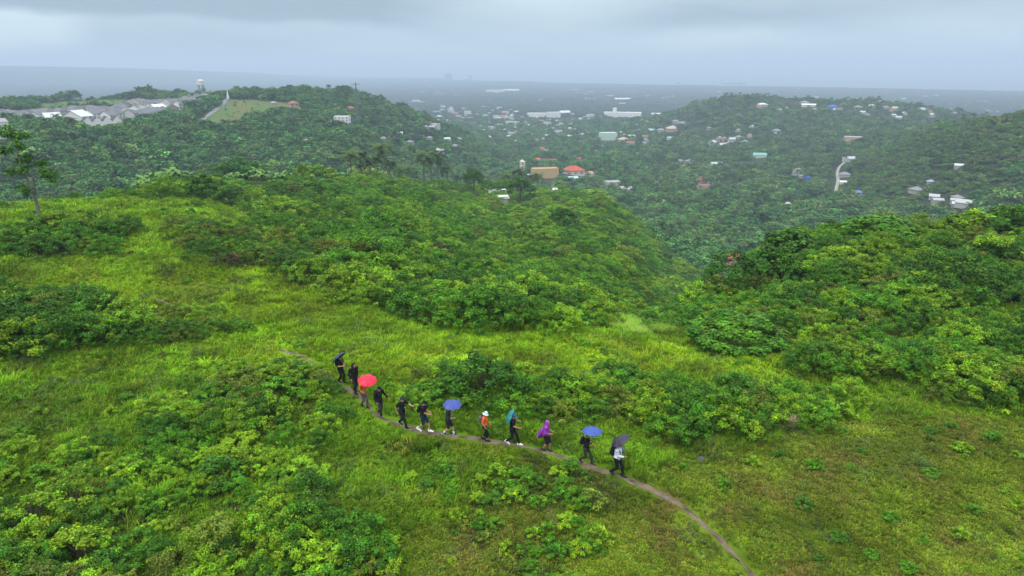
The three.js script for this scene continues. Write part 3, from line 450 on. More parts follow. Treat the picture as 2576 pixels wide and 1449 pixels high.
{
  const r = rng(91), put = (where, n, x0, x1, y0, y1, kinds) => { for (let i = 0; i < n; i++) { const s = site(lerp(x0, x1, r()), lerp(y0, y1, r()), 420); if (!s || s.y < 2 || (kinds[0] === 'L' && s.d < 2300)) { r(); continue; } s.where = where; if (SCATTER.some((q) => Math.hypot(q.x - s.x, q.z - s.z) < 9)) continue; s.kind = kinds[Math.floor(r() * kinds.length)]; s.turn = r() * 3.14; s.k = 0.6 + 0.45 * r(); SCATTER.push(s); } };
  put('in town right of the left hill', 96, 1050, 1300, 272, 330, 'pgprb'); put('in the middle of the town', 90, 1200, 1520, 290, 352, 'pgrpb'); put('behind the ochre hall', 14, 1340, 1520, 345, 388, 'ggrr'); put('beside the mint green hall', 20, 1560, 1720, 305, 372, 'pggrt'); put('in the hamlet below the rounded hill', 18, 1750, 1900, 344, 370, 'pgrkg'); put('far out on the plain below the sea', 46, 1030, 1560, 226, 272, 'LLgp'); put('on the far plain behind the rounded hill', 44, 1560, 2560, 224, 262, 'LLgp'); put('between the two right hills', 34, 2150, 2576, 258, 300, 'pggr');
  put('in the woods of the far valley', 9, 1780, 2330, 400, 520, 'gpg'); put('below the white villa', 8, 930, 1300, 335, 400, 'ggp'); put('in the valley right of the ochre hall', 9, 1620, 1800, 375, 480, 'ggr'); put('on the flats left of the two towers', 14, 800, 1130, 205, 222, 'L'); put('in the cluster above the right hillside', 6, 2280, 2440, 494, 522, 'gpg'); put('on the brow of the rounded hill', 6, 1880, 2130, 262, 282, 'gpr'); put('on the left flank of the rounded hill', 6, 1780, 1960, 318, 345, 'gpg');
}
SCATTER.forEach((s) => clearFor(s, s.kind === 'L' ? 24 : 5.5, s.d > 1500 ? 3 : 2));
// single trees and bushes: [pixel x, pixel y of the foot, height m, width m, colour, name, label, distance to search from]
const PLANTS = [
  [112, 574, 1.5, 3.6, 'deep', 'bush', 'dark bush round the foot of the lone tree', 40], [1222, 1006, 3.0, 3.9, 'deep', 'bush', 'tall dark green bush behind the hiker with the plain blue umbrella', 20], [1850, 872, 2.6, 6.0, 'mid', 'bush', 'round vine-covered mound at the right end of the grass strip', 20],
  [2440, 600, 3.3, 4.6, 'yellow', 'tree', 'rounded yellow-green tree on the skyline of the right hillside', 50], [772, 712, 2.4, 2.6, 'yellow', 'bush', 'bright yellow-green bush at the left end of the central scrub', 30],
  [1192, 492, 11, 8.5, 'deep', 'tree', 'tallest dark round tree on the near crest', 150], [1308, 505, 9.5, 10, 'deep', 'tree', 'broad dark tree right of the white roofed house on the crest', 150], [1268, 470, 8, 8, 'mid', 'tree', 'green tree behind the white roofed house on the crest', 150, 285], [1228, 478, 7, 6, 'mid', 'tree', 'mid green tree between the tallest tree and the white roof', 150, 275],
  [1418, 586, 6.5, 6.5, 'deep', 'tree', 'dark rounded tree alone on the upper central slope', 60], [1495, 478, 4.0, 12, 'yellow', 'tree', 'wide light green tree at the right end of the near crest', 150, 292], [1940, 722, 4.4, 5.0, 'deep', 'tree', 'dark tree at the shoulder where the right hillside meets the valley', 40], [1985, 655, 3.6, 5.4, 'deep', 'tree', 'dark tree above the shoulder tree on the right hillside edge', 40], [2210, 600, 2.7, 6.5, 'mid', 'tree', 'broad flat topped tree on the skyline of the right hillside', 40], [2560, 585, 3.2, 6.0, 'deep', 'tree', 'dark tree on the skyline at the right picture edge', 40],
  [513, 505, 4.2, 4.2, 'deep', 'tree', 'small dark tree left of the bare earth patch', 60], [583, 518, 3.2, 4.6, 'deep', 'bush', 'dark bush in front of the bare earth patch', 60], [688, 528, 3.4, 4.6, 'deep', 'bush', 'dark bush right of the bare earth patch', 60], [760, 452, 6, 4, 'yellow', 'tree', 'slim yellow-green tree rising above the banana plants', 100, 176],
  [1110, 660, 2.6, 2.6, 'brown', 'bush', 'dry brown twiggy bush in the middle of the central scrub', 40], [870, 668, 2.2, 2.4, 'brown', 'bush', 'leafless purplish brown bush at the top of the central meadow edge', 40], [565, 668, 1.4, 2.4, 'brown', 'bush', 'brown bush below the grey-green band on the left meadow', 40], [830, 1430, 1.3, 1.9, 'yellow', 'bush', 'pale green bush at the bottom edge left of centre', 10],
  [90, 1330, 1.7, 2.3, 'yellow', 'bush', 'tall yellow-green bush in the lower left corner, leftmost and upper', 10], [190, 1300, 1.8, 2.0, 'yellow', 'bush', 'pointed yellow-green bush in the lower left corner', 10], [210, 1420, 1.7, 2.6, 'yellow', 'bush', 'wide yellow-green bush at the bottom edge in the lower left corner', 10], [560, 1215, 1.4, 2.2, 'deep', 'bush', 'darkest green bush in the lower left thicket', 10], [690, 1010, 1.5, 2.4, 'mid', 'bush', 'green bush at the top of the lower left thicket', 10],
].map((p) => ({ p, s: p[8] ? along(p[0], p[8]) : site(p[0], p[1], p[7]) })).filter((q) => q.s);
PLANTS.forEach(({ p, s }) => CLEAR.push([s.x, s.z, p[3] * 0.42]));
const TUFTS = [[2048, 1178], [2170, 1144], [2340, 1196], [2420, 1136], [2500, 1108], [2110, 1356], [2320, 1362], [2412, 1352], [2282, 1436], [2020, 1274], [2392, 1080], [2560, 1150], [2240, 1310], [1960, 1150], [2140, 1180], [2530, 1240], [2450, 1290], [2340, 1090], [2120, 1090], [1890, 1170], [2190, 1400], [2060, 1410], [1720, 1180], [1830, 1148]].map(([x, y]) => site(x, y));
TUFTS.forEach((s) => CLEAR.push([s.x, s.z, 0.4]));
const LONE = site(104, 562, 40), TANK = along(505, 900, 215), PYLON = site(902, 322, 300);
CLEAR.push([LONE.x, LONE.z, 0.8]);
// the road up the left hill and the pale road in the valley
const ROADS = [[[484, 322], [500, 308], [520, 294], [545, 274], [562, 258], [572, 250]], [[2101, 490], [2104, 474], [2108, 452], [2106, 436], [2112, 420], [2124, 409]]].map((l, i) => l.map(([x, y]) => site(x, y, i === 2 ? 150 : 300)).filter(Boolean));
ROADS.forEach((l, i) => { for (let k = 0; k < l.length - 1; k++) for (let t = 0; t < 1; t += 0.04) { const x = lerp(l[k].x, l[k + 1].x, t), z = lerp(l[k].z, l[k + 1].z, t); clearFor({ x, z }, i === 1 ? 4.5 : 4, i === 1 ? 3 : 2); } });

const PALMS = [[886, 218, 1.0], [900, 222, 1.25], [914, 219, .95], [930, 224, 1.1], [950, 228, 1.05], [972, 232, 1.0], [988, 230, 1.45], [1006, 240, 1.1], [1040, 250, 1.3], [1056, 255, 1.15], [1070, 258, 1.25], [1086, 262, 1.2], [1108, 264, 1.2], [1128, 268, 1.0], [1146, 272, .95], [1276, 292, 1.3], [1300, 302, 1.45], [1322, 300, 1.2], [1340, 304, 1.25], [1352, 300, 1.0]].map(([px, d, k]) => ({ ...along(px, d), k: k * 1.2 }));
const BANANAS = [[348, 122], [366, 126], [385, 130], [400, 133], [418, 137], [436, 138], [452, 142], [470, 143], [492, 148], [515, 152], [540, 157], [562, 160], [585, 166], [606, 170], [628, 174], [648, 175], [668, 176], [690, 177], [708, 178], [724, 178], [742, 177], [778, 182], [640, 164], [596, 156], [704, 166], [660, 160]].map(([px, d]) => along(px, d));
[...PALMS, ...BANANAS].forEach((s) => clearFor(s, 1.5, 2));
// ------------------------------------------------------------------ grass
{
  const r = rng(71);
  // a patch is a dozen tussocks, each with its own tone and lean
  const patch = (seed, tus, n, rad, h, w, lean, straw) => {
    const q = rng(seed), pos = [], col = [], idx = [];
    for (let t = 0; t < tus; t++) {
      const ta = q() * 6.283, td = rad * Math.sqrt(q()), cx = Math.cos(ta) * td, cz = Math.sin(ta) * td, tr = 0.05 + 0.12 * q(), th = 0.55 + 0.75 * q(), tone = 0.45 + 1.0 * q(), hue = (q() - 0.5) * 0.35, dry = q() < straw;
      for (let i = 0; i < n; i++) {
        const a = q() * 6.283, d = tr * q(), x = cx + Math.cos(a) * d, z = cz + Math.sin(a) * d, L = lerp(h[0], h[1], q()) * th, b = lean * (0.3 + q()), ww = w * (0.6 + 0.8 * q()), o = pos.length / 3, bx = Math.cos(a) * b * L + 0.15 * L, bz = Math.sin(a) * b * L, s0 = a + 1.57 + q() - 0.5, sx = Math.cos(s0) * ww, sz = Math.sin(s0) * ww;
        pos.push(x - sx, -0.04, z - sz, x + sx, -0.04, z + sz, x + bx * .4 + sx * .8, L * .62, z + bz * .4 + sz * .8, x + bx * .4 - sx * .8, L * .62, z + bz * .4 - sz * .8, x + bx, L * (1 - b * 0.25), z + bz); idx.push(o, o + 1, o + 2, o, o + 2, o + 3, o + 3, o + 2, o + 4);
        const k = tone * (0.75 + 0.5 * q()), s = dry ? [k * 1.45, k * 1.0, k * 1.7] : [k * (1 + hue), k, k * (1 - hue)]; for (let e = 0; e < 5; e++) col.push(...s);
      }
    }
    const g = new THREE.BufferGeometry(); g.setAttribute('position', new THREE.Float32BufferAttribute(pos, 3)); g.setAttribute('color', new THREE.Float32BufferAttribute(col, 3)); g.setIndex(idx); return g;
  };
  const V = [patch(1, 22, 13, 0.72, [0.12, 0.34], 0.013, 0.7, 0.08), patch(2, 22, 13, 0.72, [0.10, 0.28], 0.013, 0.85, 0.14), patch(3, 20, 14, 0.72, [0.15, 0.40], 0.012, 0.6, 0.05), patch(4, 34, 10, 0.72, [0.06, 0.17], 0.015, 0.8, 0.2), patch(5, 34, 10, 0.72, [0.05, 0.14], 0.015, 1.0, 0.3), patch(6, 30, 11, 0.72, [0.09, 0.24], 0.014, 0.7, 0.12), patch(7, 8, 22, 0.4, [0.3, 0.6], 0.012, 0.6, 0.12)];
  const M = new Mass('grass', 'green and yellowish grass covering the open hilltop meadow', 'grass', V, grassMat);
  for (let d = 13; d < 132;) {
    const s = d < 40 ? 0.46 : d < 65 ? 0.62 : 0.95; const da = s / d / R;
    for (let a = -50; a < 50; a += da) {
      const aa = a + (r() - 0.5) * da, dd = d + (r() - 0.5) * s, x = Math.sin(aa * R) * dd, z = -Math.cos(aa * R) * dd, y = ground(x, z), c = coverAt(x, z, y);
      if (c.k !== 'grass' && !(c.k === 'scrub' && r() < (c.d < 60 ? 0.5 : 0.2))) continue;
      const td = trailDist(x, z); if ((td < 0.16 && r() > 0.10) || (td < 0.34 && r() < 0.45)) continue;
      const dk = inside(DARKGRASS, c.px, c.py), n = fbm(noiseB, x / 5 + 3, z / 5, 2), long = smooth(n, -0.25, 0.3);
      let k = dk ? (n > 0.22 ? 5 : 3 + Math.floor(r() * 2)) : td < 1 ? 5 : (r() < 0.25 + 0.65 * long ? Math.floor(r() * 3) : 5);
      if (r() < (dk ? 0.006 : 0.02)) k = 6;
      let col = grassTint(c, x, z); const v = 0.8 + 0.4 * r(); if (d < 1500 && r() < 0.05) col = [0.13, 0.20, 0.05]; if (d > 2500) col = col.map((q) => q * (0.6 + 0.8 * r()));
      col = col.map((q) => q * v);
      const sc = (td < 1.1 ? clamp(td * 0.75, 0.22, 0.8) : 1) * (s / 0.46) ** 0.75 * (0.85 + 0.35 * r()), hs = (td < 0.9 ? 0.5 + 0.5 * td : 1) * (dk ? 0.9 : 0.85 + 0.35 * long) * (0.85 + 0.3 * r()) * (c.d > 65 ? 1.3 : 1);
      M.add(k, new THREE.Vector3(x, y, z), onSlope(x, z, (r() - 0.5) * 2.4, 0.8), sc, hs, sc, col);
    }
    d += s;
  }
  M.done('blades');
}
// ------------------------------------------------------------------ scrub on the near slopes
{
  const r = rng(72);
  const MS = {
    lowerleft: ['scrub', 'mixed green thicket filling the lower left corner below the hikers', 'scrub'], bigleft: ['scrub', 'tall dark green thicket at the left edge beyond the meadow rim', 'scrub'], leftlow: ['scrub', 'low olive bushes just right of the tall thicket at the left edge', 'scrub'],
    leftband: ['scrub', 'dark bushes in a band below the lone tree on the left meadow', 'scrub'], midband: ['scrub', 'grey-green bushes in a band in the middle of the left meadow', 'scrub'], central: ['scrub', 'bright green scrub covering the central slope beyond the meadow', 'scrub'],
    right: ['scrub', 'yellowish green scrub covering the whole hillside on the right', 'scrub'], hedge: ['scrub', 'green thicket in a long band right behind the line of hikers', 'scrub'], front: ['scrub', 'bright green leafy clumps in the grass in front of the hikers', 'scrub'],
  }, masses = {};
  const ALL = [...SMALL, ...MEDIUM, ...LARGE], S0 = 0, M0 = SMALL.length, L0 = M0 + MEDIUM.length;
  const get = (n) => masses[n] ??= new Mass(...MS[n], ALL, leafMat);
  const put = (name, x, z, h, w, color) => { const k = h < 0.95 ? S0 + Math.floor(r() * SMALL.length) : h < 2.0 ? M0 + Math.floor(r() * MEDIUM.length) : L0 + Math.floor(r() * LARGE.length); get(name).add(k, new THREE.Vector3(x, ground(x, z) - 0.05 * h, z), QY(r() * 6.283), h * w, h, h * w * (0.85 + 0.3 * r()), color); };
  for (let d = 13; d < 345;) {
    const near = d < 42 ? 0.62 : d < 75 ? 1.05 : d < 130 ? 1.7 : 2.7, da = near / d / R;
    for (let a = -50; a < 50; a += da) {
      const aa = a + (r() - 0.5) * da, dd = d + (r() - 0.5) * near, x = Math.sin(aa * R) * dd, z = -Math.cos(aa * R) * dd, y = ground(x, z), c = coverAt(x, z, y);
      if (c.k === 'grass') { // scattered weeds
        const n = fbm(noiseA, x / 7 + 50, z / 7, 3), dk = inside(DARKGRASS, c.px, c.py);
        const p = dk ? 0.012 + 0.05 * smooth(n, 0.1, 0.5) : c.py > 860 ? (c.px < 900 ? 0.22 + 0.5 * smooth(n, 0.0, 0.35) : 0.09 + 0.25 * smooth(n, 0.05, 0.4)) : c.px < 900 ? (c.py < 600 ? 0.10 + 0.35 * smooth(n, -0.05, 0.3) : 0.03 + 0.22 * smooth(n, 0.1, 0.4)) : 0.012;
        if (r() > p * (near / 1.0) || trailDist(x, z) < 0.55 || cleared(x, z, 0.1)) continue;
        put(c.py > 1100 ? 'front' : c.px < 900 ? 'leftlow' : 'hedge', x, z, (0.28 + 0.5 * r() * r()) * (c.py < 600 ? 2.0 : 1) , 1.0 + 0.5 * r(), pickGreen(r, PAL[c.px < 900 ? 0 : 6], patchNoise(x, z, 3))); continue;
      }
      if (c.k !== 'scrub') continue;
      const s = c.s, sp = Math.max(s[3], near * 0.98); if (r() > (near / sp) ** 2 * 1.0) continue;
      if (trailDist(x, z) < 0.9 || cleared(x, z)) continue;
      const gap = fbm(noiseB, x / 6 - 20, z / 6 + 11, 3); if (gap < (s[0] === 'lowerleft' ? -0.12 : s[0] === 'hedge' ? -0.42 : -0.3) && r() < 0.75) continue;
      if (hidden(x, z, y + 8)) continue;
      const big = smooth(fbm(noiseA, x / 9 + 5, z / 9 - 8, 2), -0.3, 0.5); let h = lerp(s[2][0], s[2][1], clamp(big * 0.75 + r() * 0.4)) * (r() < 0.3 ? 0.6 : 1); if (d > 130) h *= 1.15 + 0.5 * r() * r(); if (d > 58 && s[0] !== 'leftband' && r() < 0.05) h *= 1.6;
      let col = pickGreen(r, PAL[s[4]], patchNoise(x, z, d > 75 ? 14 : 4));
      if (s[0] === 'central' && d < 85) h *= 1.3;
      put(s[0], x, z, h, d > 130 ? 1.25 + 0.5 * r() : 1.05 + 0.45 * r(), col);
    }
    d += near;
  }
  for (const n in masses) masses[n].done('shrubs');
}
// ------------------------------------------------------------------ woods on the far slopes, in the valley and on the plain
{
  const r = rng(73);
  const W = { left: new Mass('woods', 'dense dark green woods on the hillside across the valley at left', 'woods', [...TREES, ...LARGE], farLeafMat), valley: new Mass('woods', 'dense dark woods in the valley between the near slopes', 'woods', [...TREES, ...LARGE], farLeafMat), right: new Mass('woods', 'green woods on the rounded hills at right beyond the valley', 'woods', TREES, farLeafMat), plain: new Mass('woods', 'hazy grey-green trees spread over the distant town and plain', 'woods', [...TREES, ...GROVES], farLeafMat) };
  const PALMWOOD = new Mass('palm_grove', 'feathery palms standing among the woods of the valley and far slopes', 'palms', [palmTree], farLeafMat);
  for (let d = 108; d < 15500;) {
    const s = d < 620 ? 4.0 : d < 1000 ? 5.6 : d < 1700 ? 8.5 : d < 3000 ? 15 : d < 6500 ? 34 : 80, da = s / d / R, lim = 43;
    for (let a = -lim; a < lim; a += da) {
      const aa = a + (r() - 0.5) * da, dd = d + (r() - 0.5) * s, x = Math.sin(aa * R) * dd, z = -Math.cos(aa * R) * dd, y = ground(x, z);
      if (y < 1.2) continue; const c = coverAt(x, z, y); if (c.k === 'grass' || c.k === 'scrub') continue;
      if (hidden(x, z, y + (d > 1500 ? 25 : 14))) continue;
      const [px, py] = [c.px, c.py]; const onBare = bare(px, py, dd); if (onBare && (r() > 0.42 || inside(BARE[2], px, py))) continue;
      if (cleared(x, z, d < 1000 ? 1.8 : 0)) continue;
      const open = fbm(noiseA, x / 160 + 2, z / 160, 3); if (d > 620 && open > (d < 1500 ? 0.33 : 0.22) && r() < 0.8) continue;
      const grp = d > 1500 ? 'plain' : px > 1640 && d > 560 ? 'right' : d < 560 && px > 900 ? 'valley' : px < 1100 ? 'left' : 'valley';
      const v = 0.5 + 1.0 * r(), pn = patchNoise(x, z, 40), t = clamp(pn * 0.6 + r() * 0.4);
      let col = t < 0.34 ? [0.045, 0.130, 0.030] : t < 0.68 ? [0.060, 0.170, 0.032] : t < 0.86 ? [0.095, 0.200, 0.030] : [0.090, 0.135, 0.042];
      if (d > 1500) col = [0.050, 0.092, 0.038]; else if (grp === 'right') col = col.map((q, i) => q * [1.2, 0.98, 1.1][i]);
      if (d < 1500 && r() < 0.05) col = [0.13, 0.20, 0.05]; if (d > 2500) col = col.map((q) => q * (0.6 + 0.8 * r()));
      col = col.map((q) => q * v);
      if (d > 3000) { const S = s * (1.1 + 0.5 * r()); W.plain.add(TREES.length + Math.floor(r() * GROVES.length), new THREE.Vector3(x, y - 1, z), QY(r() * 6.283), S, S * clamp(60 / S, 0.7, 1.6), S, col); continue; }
      if (d < 160 && px < 700) col = pickGreen(r, PAL[0], pn);
      const slope = px > 2150 && d > 470 && d < 780; if (slope && r() < 0.8) col = [0.085, 0.165, 0.028].map((q) => q * (0.7 + 0.6 * r()));
      const shrubby = slope ? 0.5 : grp === 'right' && fbm(noiseB, x / 90, z / 90, 2) > 0.02 ? 0.6 : 1;
      const h = onBare ? 0.7 + 1.6 * r() * r() : (d < 1500 && r() < 0.07 ? 1.55 : 1) * (d < 160 && px < 700 ? 1.6 + 1.6 * r() : d < 620 ? 4.4 + 4.2 * r() * r() + 1.6 * pn : d < 1700 ? 5.5 + 5 * r() * r() : d < 2600 ? 6 + 4 * r() : 9 + 6 * r()) * shrubby, w = (d > 1500 ? 1.9 : 1.2) * (0.9 + 0.5 * r()) / Math.sqrt(shrubby);
      const nearK = d < 260 && (grp === 'left' || grp === 'valley') ? TREES.length + Math.floor(r() * LARGE.length) : Math.floor(r() * TREES.length);
      if (!onBare && d > 200 && d < 1500 && r() < (slope ? 0.01 : grp === 'left' ? 0.04 : 0.13)) { const ph = 7 + 4 * r(); PALMWOOD.add(0, new THREE.Vector3(x, y - 0.3, z), QY(r() * 6.283), ph / 8, ph / 8, ph / 8, [v, v, v]); continue; }
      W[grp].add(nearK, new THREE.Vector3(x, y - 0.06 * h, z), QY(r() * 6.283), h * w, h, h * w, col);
    }
    d += s;
  }
  for (const n in W) W[n].done('trees'); PALMWOOD.done('palms');
}
// ------------------------------------------------------------------ single plants
const ORD = ['', 'second', 'third', 'fourth', 'fifth', 'sixth', 'seventh', 'eighth', 'ninth', 'tenth', 'eleventh', 'twelfth', 'thirteenth', 'fourteenth', 'fifteenth', 'sixteenth', 'seventeenth', 'eighteenth', 'nineteenth'];
const ordinal = (n) => n === 1 ? 'first' : n < 20 ? ORD[n - 1] : n === 20 ? 'twentieth' : n < 30 ? 'twenty-' + ordinal(n - 20) : n === 30 ? 'thirtieth' : 'thirty-' + ordinal(n - 30);
const across = (s) => project(s.x, s.y, s.z)[0];
const nth = (i, list) => ordinal(1 + list.filter((q, k) => across(q) < across(list[i]) || (across(q) === across(list[i]) && k < i)).length); // place in a row, counted from the left
{
  const r = rng(81), crowns = {}, mats = {};
  const tint = (k) => mats[k] ??= (() => { const c = GREENS[k]; return std(c[0] * 1.05, c[1] * 1.05, c[2], 0.55, { vertexColors: true, transmission: 0.28, thickness: 0, specularIntensity: 0.22 }); })();
  const twig = stems(5, 34, 0.95, 0.5, 0.012, 4);
  PLANTS.forEach(({ p, s }, i) => {
    const [px, py, h, w, k, name, label] = p, tree = name === 'tree', o = thing(name, label, name, [s.x, s.y - 0.05, s.z], r() * 6.283), q = rng(900 + i);
    if (tree) {
      const g = foliage({ seed: 700 + i, blobs: blobSet(q, 70, [0.035, 0.105], [0.3, 0.9], 0.45), n: h > 7 ? 5200 : 8200, L: (h > 7 ? 0.4 : 0.25) / h, W: (h > 7 ? 0.13 : 0.08) / h, shoots: 80, floor: 0.12 });
      mesh('crown', g, tint(k), o).scale.set(w * 1.05, h, w * 1.05);
      const pts = [new THREE.Vector3(0, -0.3, 0), new THREE.Vector3(0.15, h * 0.3, 0.05), new THREE.Vector3(-0.1, h * 0.62, 0.1)], limbs = [taperTube(pts, 0.035 * h, 0.015 * h, 8, 8)];
      for (let b = 0; b < 5; b++) { const a = b * 1.26 + q(), y = h * (0.3 + 0.25 * q()); limbs.push(taperTube([new THREE.Vector3(0.1, y, 0.05), new THREE.Vector3(Math.cos(a) * w * 0.16, y + h * 0.12, Math.sin(a) * w * 0.16), new THREE.Vector3(Math.cos(a) * w * 0.34, y + h * 0.22, Math.sin(a) * w * 0.34)], 0.016 * h, 0.005 * h, 5, 6)); }
      mesh('trunk', mergeGeometries(limbs), barkMat, o);
    } else {
      const dry = k === 'brown', n = dry ? 1100 : h > 2 ? 7000 : 2600;
      const g = foliage({ seed: 700 + i, blobs: blobSet(q, h > 2 ? 60 : 36, [0.04, 0.115], [0.1, 0.9], 0.53), n, L: (h > 2 ? 0.125 : 0.1) / h, W: (h > 2 ? 0.04 : 0.03) / h, shoots: dry ? 60 : 40 });
      mesh('foliage', g, dry ? mats.dry ??= std(0.115, 0.082, 0.062, 0.9, { vertexColors: true }) : tint(k), o).scale.set(w, h, w);
      mesh('stem', twig, dry ? twigMat : barkMat, o).scale.set(w * (dry ? 0.9 : 0.6), h * (dry ? 1 : 0.75), w * (dry ? 0.9 : 0.6));
    }
  });
  // leafy tufts dotted over the grazed grass on the right
  const tuftG = [0, 1, 2].map((i) => foliage({ seed: 760 + i, blobs: blobSet(rng(770 + i), 22, [0.05, 0.14], [0.08, 0.8], 0.55), n: 620, L: 0.13, W: 0.036, shoots: 26 })), tuftS = stems(6, 9, 0.5, 0.35, 0.02, 4);
  TUFTS.forEach((s, i) => {
    const o = thing('weed_tuft', 'small leafy green tuft dotted over the grazed grass right of the trail', 'weed', [s.x, s.y, s.z], r() * 6.283, 'leafy tufts dotted over the right-hand meadow');
    o.userData.label = `${nth(i, TUFTS)} leafy tuft from the left on the grazed grass right of the trail`; const h = 0.28 + 0.3 * r(); mesh('foliage', tuftG[i % 3], tint(['mid', 'deep', 'mid', 'yellow'][i % 4]), o).scale.set(h * (1.2 + .5 * r()), h, h * (1.2 + .5 * r())); mesh('stem', tuftS, barkMat, o).scale.setScalar(h);
  });
  // lone tree on the left rim: leaning bare trunk, fork, ragged tufts of leaves
  {
    const o = thing('tree', 'lone leaning tree with a forked trunk and sparse crown on the left meadow', 'tree', [LONE.x, LONE.y - 0.1, LONE.z], 0), K = 0.0378, P = (x, y, z = 0) => new THREE.Vector3((x - 104 + (562 - y) * 0.14) * K, (562 - y) * K * 1.06, z);
    const T = [taperTube([P(104, 566), P(101, 540, .1), P(96, 512, -.05), P(92, 490)], 0.2, 0.13, 9, 12), taperTube([P(92, 492), P(86, 474, .1), P(74, 450, -.1), P(67, 425, .2), P(60, 398, -.1), P(54, 372, .2), P(47, 345)], 0.1, 0.018, 7, 18), taperTube([P(92, 494), P(98, 478, .2), P(97, 458, .3), P(104, 444, .3), P(120, 438, .4)], 0.1, 0.02, 7, 12)];
    const tips = [], limb = (x0, y0, x1, y1, z1, w, deep = 1) => { const a = P(x0, y0), b = P(x1, y1, z1), m = a.clone().lerp(b, .5); m.y += (r() - .3) * .25; m.x += (r() - .5) * .2; T.push(taperTube([a, m, b], w, w * .3, 5, 6)); tips.push([x1, y1, z1]); if (deep) for (let q = 0; q < 3; q++) limb(lerp(x0, x1, .45 + .18 * q), lerp(y0, y1, .45 + .18 * q), lerp(x0, x1, .8) + (r() - .5) * 22, lerp(y0, y1, .8) - 3 - r() * 12, z1 + (r() - .5) * 1.4, w * .5, 0); };
    [[97, 462, 86, 430, .8, .05], [74, 447, 52, 440, .8, .045], [98, 452, 126, 446, -.3, .05], [112, 442, 146, 456, .5, .045], [104, 444, 100, 422, -.5, .04], [90, 488, 78, 486, .4, .03], [66, 424, 82, 412, .5, .04], [60, 400, 76, 380, .4, .035], [62, 405, 36, 392, .4, .035], [55, 376, 68, 358, -.3, .025], [51, 360, 38, 352, .2, .02], [68, 430, 54, 416, -.6, .03]].forEach((q) => limb(...q));
    mesh('trunk', mergeGeometries(T), greyBark, o);
    const C = []; tips.forEach(([x, y, z]) => { for (let q = 0; q < 3; q++) { const v = P(x + (r() - .5) * 12, y + (r() - .5) * 8, z + (r() - .5) * .5); C.push([v.x, v.y, v.z, (0.14 + .2 * r()), 0.6 + 0.9 * r(), (r() - .4) * .3]); } }); for (const [x, y] of [[46, 346], [42, 352], [50, 352], [58, 364], [66, 372]]) { const v = P(x, y); C.push([v.x, v.y, v.z, .25, .9, 0]); }
    mesh('crown', foliage({ seed: 799, blobs: C, n: 3800, L: 0.21, W: 0.065, shoots: 80 }), tint('deep'), o);
  }
  // coconut palms
  const fronds = [palmParts(1), palmParts(2)], frondMat = std(0.050, 0.098, 0.026, 0.6, { vertexColors: true, specularIntensity: 0.2 });
  const palm = new THREE.Group(); palm.name = 'coconut_palm'; tag(palm, 'coconut palm among the dark trees along the crest of the near slope', 'palm', 'coconut palms on the near crest'); mesh('trunk', taperTube([new THREE.Vector3(0, -0.5, 0), new THREE.Vector3(.35, 3, 0), new THREE.Vector3(.5, 7, .1)], .19, .11, 8, 8), greyBark, palm);
  { const f = mesh('crown', fronds[0], frondMat, palm); f.position.set(.5, 7, .1); }
  PALMS.forEach((s, i) => { const c = i ? palm.clone() : palm; c.name = numbered('coconut_palm'); c.position.set(s.x, s.y, s.z); c.rotation.set((r() - .5) * .4, r() * 6.28, (r() - .5) * .4); c.scale.setScalar(s.k * (0.65 + 0.55 * r())); scene.add(c); c.userData.label = `${nth(i, PALMS)} coconut palm from the left on the crest of the near slope`; });
  // banana plants on the left crest
  const ban = new THREE.Group(); ban.name = 'banana_plant'; tag(ban, 'broad leaved banana plant in the row along the left crest', 'plant', 'banana plants along the left crest');
  {
    const q = rng(8), gs = [];
    for (let f = 0; f < 9; f++) { const a = f * 2.4, L = 1.5 + .8 * q(), W = .27 + .08 * q(), pos = [], idx = [], col = [], n = 8, t = .8 + .5 * q(); let p = new THREE.Vector3(0, 1.15, 0), ang = 1.35 - .5 * q(); const dir = new THREE.Vector3(Math.cos(a), 0, Math.sin(a)), side = new THREE.Vector3(-dir.z, 0, dir.x); for (let k = 0; k <= n; k++) { const u = k / n, w = W * Math.sin(Math.PI * (0.06 + 0.9 * u)) ** .6 * (.85 + .3 * q()); for (const s of [-1, 0, 1]) { pos.push(p.x + side.x * w * s, p.y - Math.abs(s) * -.06, p.z + side.z * w * s); col.push(t * 1.05, t, t); } if (k < n) { const o = k * 3; idx.push(o, o + 1, o + 3, o + 1, o + 4, o + 3, o + 1, o + 2, o + 4, o + 2, o + 5, o + 4); } p = p.clone().addScaledVector(dir.clone().multiplyScalar(Math.cos(ang)).setY(Math.sin(ang)), L / n); ang -= .2 + .08 * q(); } const g = new THREE.BufferGeometry(); g.setAttribute('position', new THREE.Float32BufferAttribute(pos, 3)); g.setAttribute('color', new THREE.Float32BufferAttribute(col, 3)); g.setIndex(idx); gs.push(g); }
    mesh('leaves', mergeGeometries(gs), std(0.11, 0.25, 0.035, 0.5, { vertexColors: true, transmission: 0.3, thickness: 0, specularIntensity: 0.3 }), ban);
    mesh('stem', taperTube([new THREE.Vector3(0, -.2, 0), new THREE.Vector3(.02, .6, 0), new THREE.Vector3(0, 1.3, 0)], .13, .08, 8, 5), std(0.17, 0.19, 0.06, 0.8), ban);
  }
  BANANAS.forEach((s, i) => { const c = i ? ban.clone() : ban, k = .95 + .6 * r(); c.name = numbered('banana_plant'); c.position.set(s.x, s.y, s.z); c.rotation.y = r() * 6.28; c.scale.setScalar(k); scene.add(c); c.userData.label = `${nth(i, BANANAS)} broad leaved banana plant from the left along the left crest`; });
